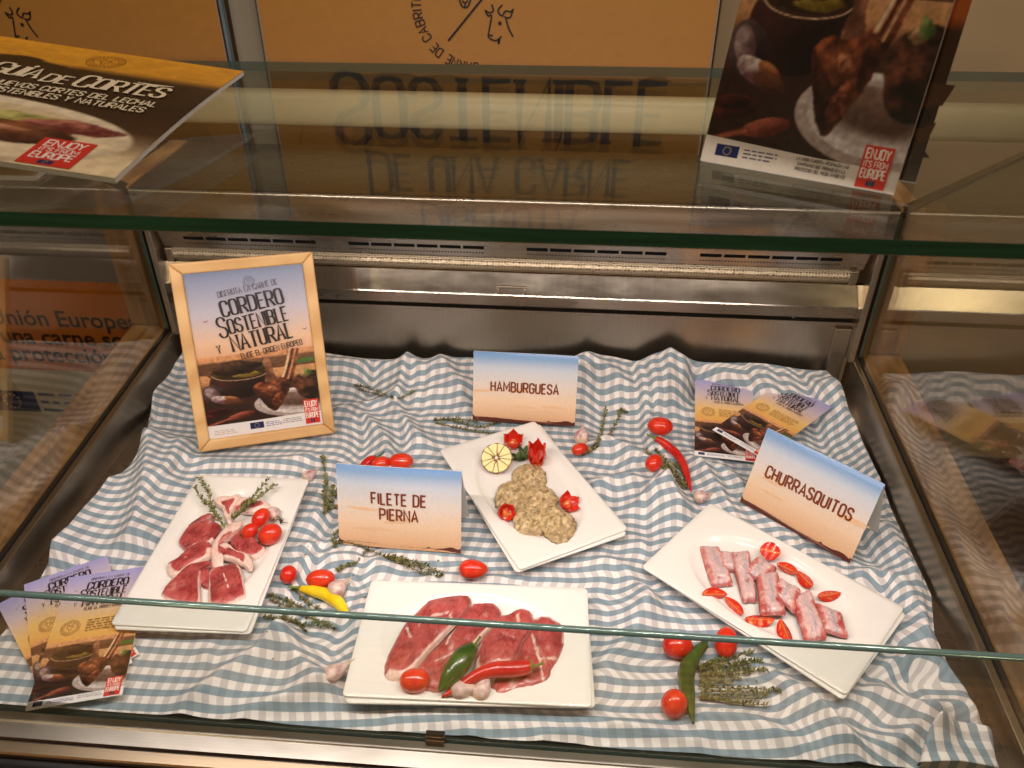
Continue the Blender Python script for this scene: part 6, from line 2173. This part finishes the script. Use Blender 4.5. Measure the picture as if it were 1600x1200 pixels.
sprig('forked thyme sprig beside the small garlic bulb at centre right', [px_('R', [(130, 740), (210, 670), (270, 600), (300, 500), (318, 370)]), px_('R', [(170, 720), (260, 640), (350, 570), (410, 460), (430, 390), (480, 365)])], 6)
sprig('thyme bunch tucked under the slim red chilli', [px_('R', [(930, 980), (860, 880), (780, 780), (690, 680)]), px_('R', [(930, 960), (830, 850), (740, 770)]), px_('R', [(900, 970), (810, 890), (740, 820)]), px_('R', [(935, 940), (890, 850), (830, 790)]), px_('R', [(920, 985), (850, 920), (790, 850)]), px_('R', [(760, 800), (680, 740), (615, 690)])], 7, dens=1.0)
bl_ = []
for (x1, y1) in ((900, 380), (1060, 350), (1150, 430), (1100, 410), (1030, 480), (1210, 505), (1020, 540), (930, 590), (860, 640), (1190, 740), (1140, 790), (1180, 850), (1320, 700), (1000, 830), (760, 400)):
    r_ = rng(x1 + y1)
    bl_.append(px_('B', [(540 + r_.uniform(0, 30), 640 + (y1 - 600) * .55 + r_.uniform(-20, 20)), (540 + (x1 - 540) * .35, 640 + (y1 - 620) * .72), (540 + (x1 - 540) * .7, 640 + (y1 - 632) * .9), (x1, y1)]))
sprig('large fanned thyme bunch behind the green chilli at front right', bl_, 8, dens=.95, leafl=.0056, lift=.006)
sprig('left thyme sprig stuck among the lamb chops', [px_('L', [(790, 430), (730, 350), (690, 290), (640, 250), (595, 165)]), px_('L', [(760, 390), (710, 290), (680, 190), (625, 110)])], 9, PTOP + .018, .75, .0066)
sprig('right thyme sprig stuck among the lamb chops', [px_('L', [(850, 380), (920, 300), (980, 230), (1075, 115)]), px_('L', [(860, 370), (960, 280), (1040, 220), (1118, 155)]), px_('L', [(840, 370), (900, 310), (950, 260)])], 10, PTOP + .018, 1.0, .0066)
# leafy herb tuft on the middle platter
def herb_tuft():
    p = at(*cp('H', (690, 300)), PTOP + .012)
    o_ = thing('herb_tuft', 'tuft of dark green leaves between the carved flowers on the middle platter', 'herb', (p.x, p.y, PTOP))
    r = rng(99)
    for k in range(15):
        a = r.uniform(0, 2 * PI)
        el = r.uniform(.2, 1.2)
        d = Vector((math.cos(a) * math.cos(el), math.sin(a) * math.cos(el), math.sin(el)))
        V, F = [], []
        b_ = Vector((r.uniform(-.008, .008), r.uniform(-.012, .012), .002))
        L_, w = r.uniform(.014, .022), r.uniform(.0040, .0062)
        side = d.cross(Vector((0, 0, 1))).normalized()
        up = side.cross(d)
        for i in range(7):
            t = i / 6
            ww = w * math.sin(PI * (.06 + .94 * t)) ** .8
            for s_ in (-1, 0, 1):
                V.append(b_ + d * L_ * t + side * ww * s_ + up * (abs(s_) * .0016 - .006 * t * t))
        for i in range(6):
            for j in range(2):
                q = i * 3 + j
                F.append((q, q + 1, q + 4, q + 3))
        cc = mixc(C(40, 62, 26), C(84, 104, 48), r.random())
        mk('leaf', V, F, M_LEAF, o_, [cc] * len(V), True)
herb_tuft()
# dried tomato stalk beside the cluster
def vine():
    p = at(*cp('L', (1150, 390)), PTOP + .02)
    o_ = thing('tomato_vine', 'thin dark curled vine stalk beside the tomatoes on the lamb platter', 'stalk', (p.x, p.y, PTOP))
    r = rng(5)
    for k in range(7):
        a = r.uniform(-.6, 2.6)
        cs = spline([(0, 0, .014), (.006 * math.cos(a), .006 * math.sin(a), .02), (.014 * math.cos(a + .5), .014 * math.sin(a + .5), .016 + r.uniform(-.006, .008))], 5)
        V, F = tube([Vector(c) for c in cs], [.0009 - .0006 * i / len(cs) for i in range(len(cs))], 5)
        mk('stalk_curl', V, F, M_STEM, o_, [C(58, 50, 30)] * len(V), True)
vine()

# loose thyme leaves dropped on the cloth
def crumbs():
    r = rng(31)
    V, F, K = [], [], []
    spots = [(535, 598), (620, 606), (505, 770), (470, 860), (540, 905), (650, 880), (700, 660), (960, 700), (1060, 740), (1120, 1100), (1180, 1060), (1210, 1040), (430, 1000), (560, 930), (940, 720), (690, 870)]
    for (px, py) in spots:
        for k in range(3):
            q = on_cloth(px + r.uniform(-16, 16), py + r.uniform(-10, 10))
            a = r.uniform(0, 2 * PI)
            leaf(V, F, K, q + Vector((0, 0, .0012)), Vector((math.cos(a), math.sin(a), .05)), Vector((0, 0, 1)), .006 * r.uniform(.6, 1.1), .0013, r.choice(LG))
    o = mk('fallen_thyme_leaves', V, F, M_LEAF, None, K)
    o['kind'] = 'stuff'
    tag(o, 'loose dark thyme leaves scattered over the gingham cloth', 'herb leaves')
crumbs()
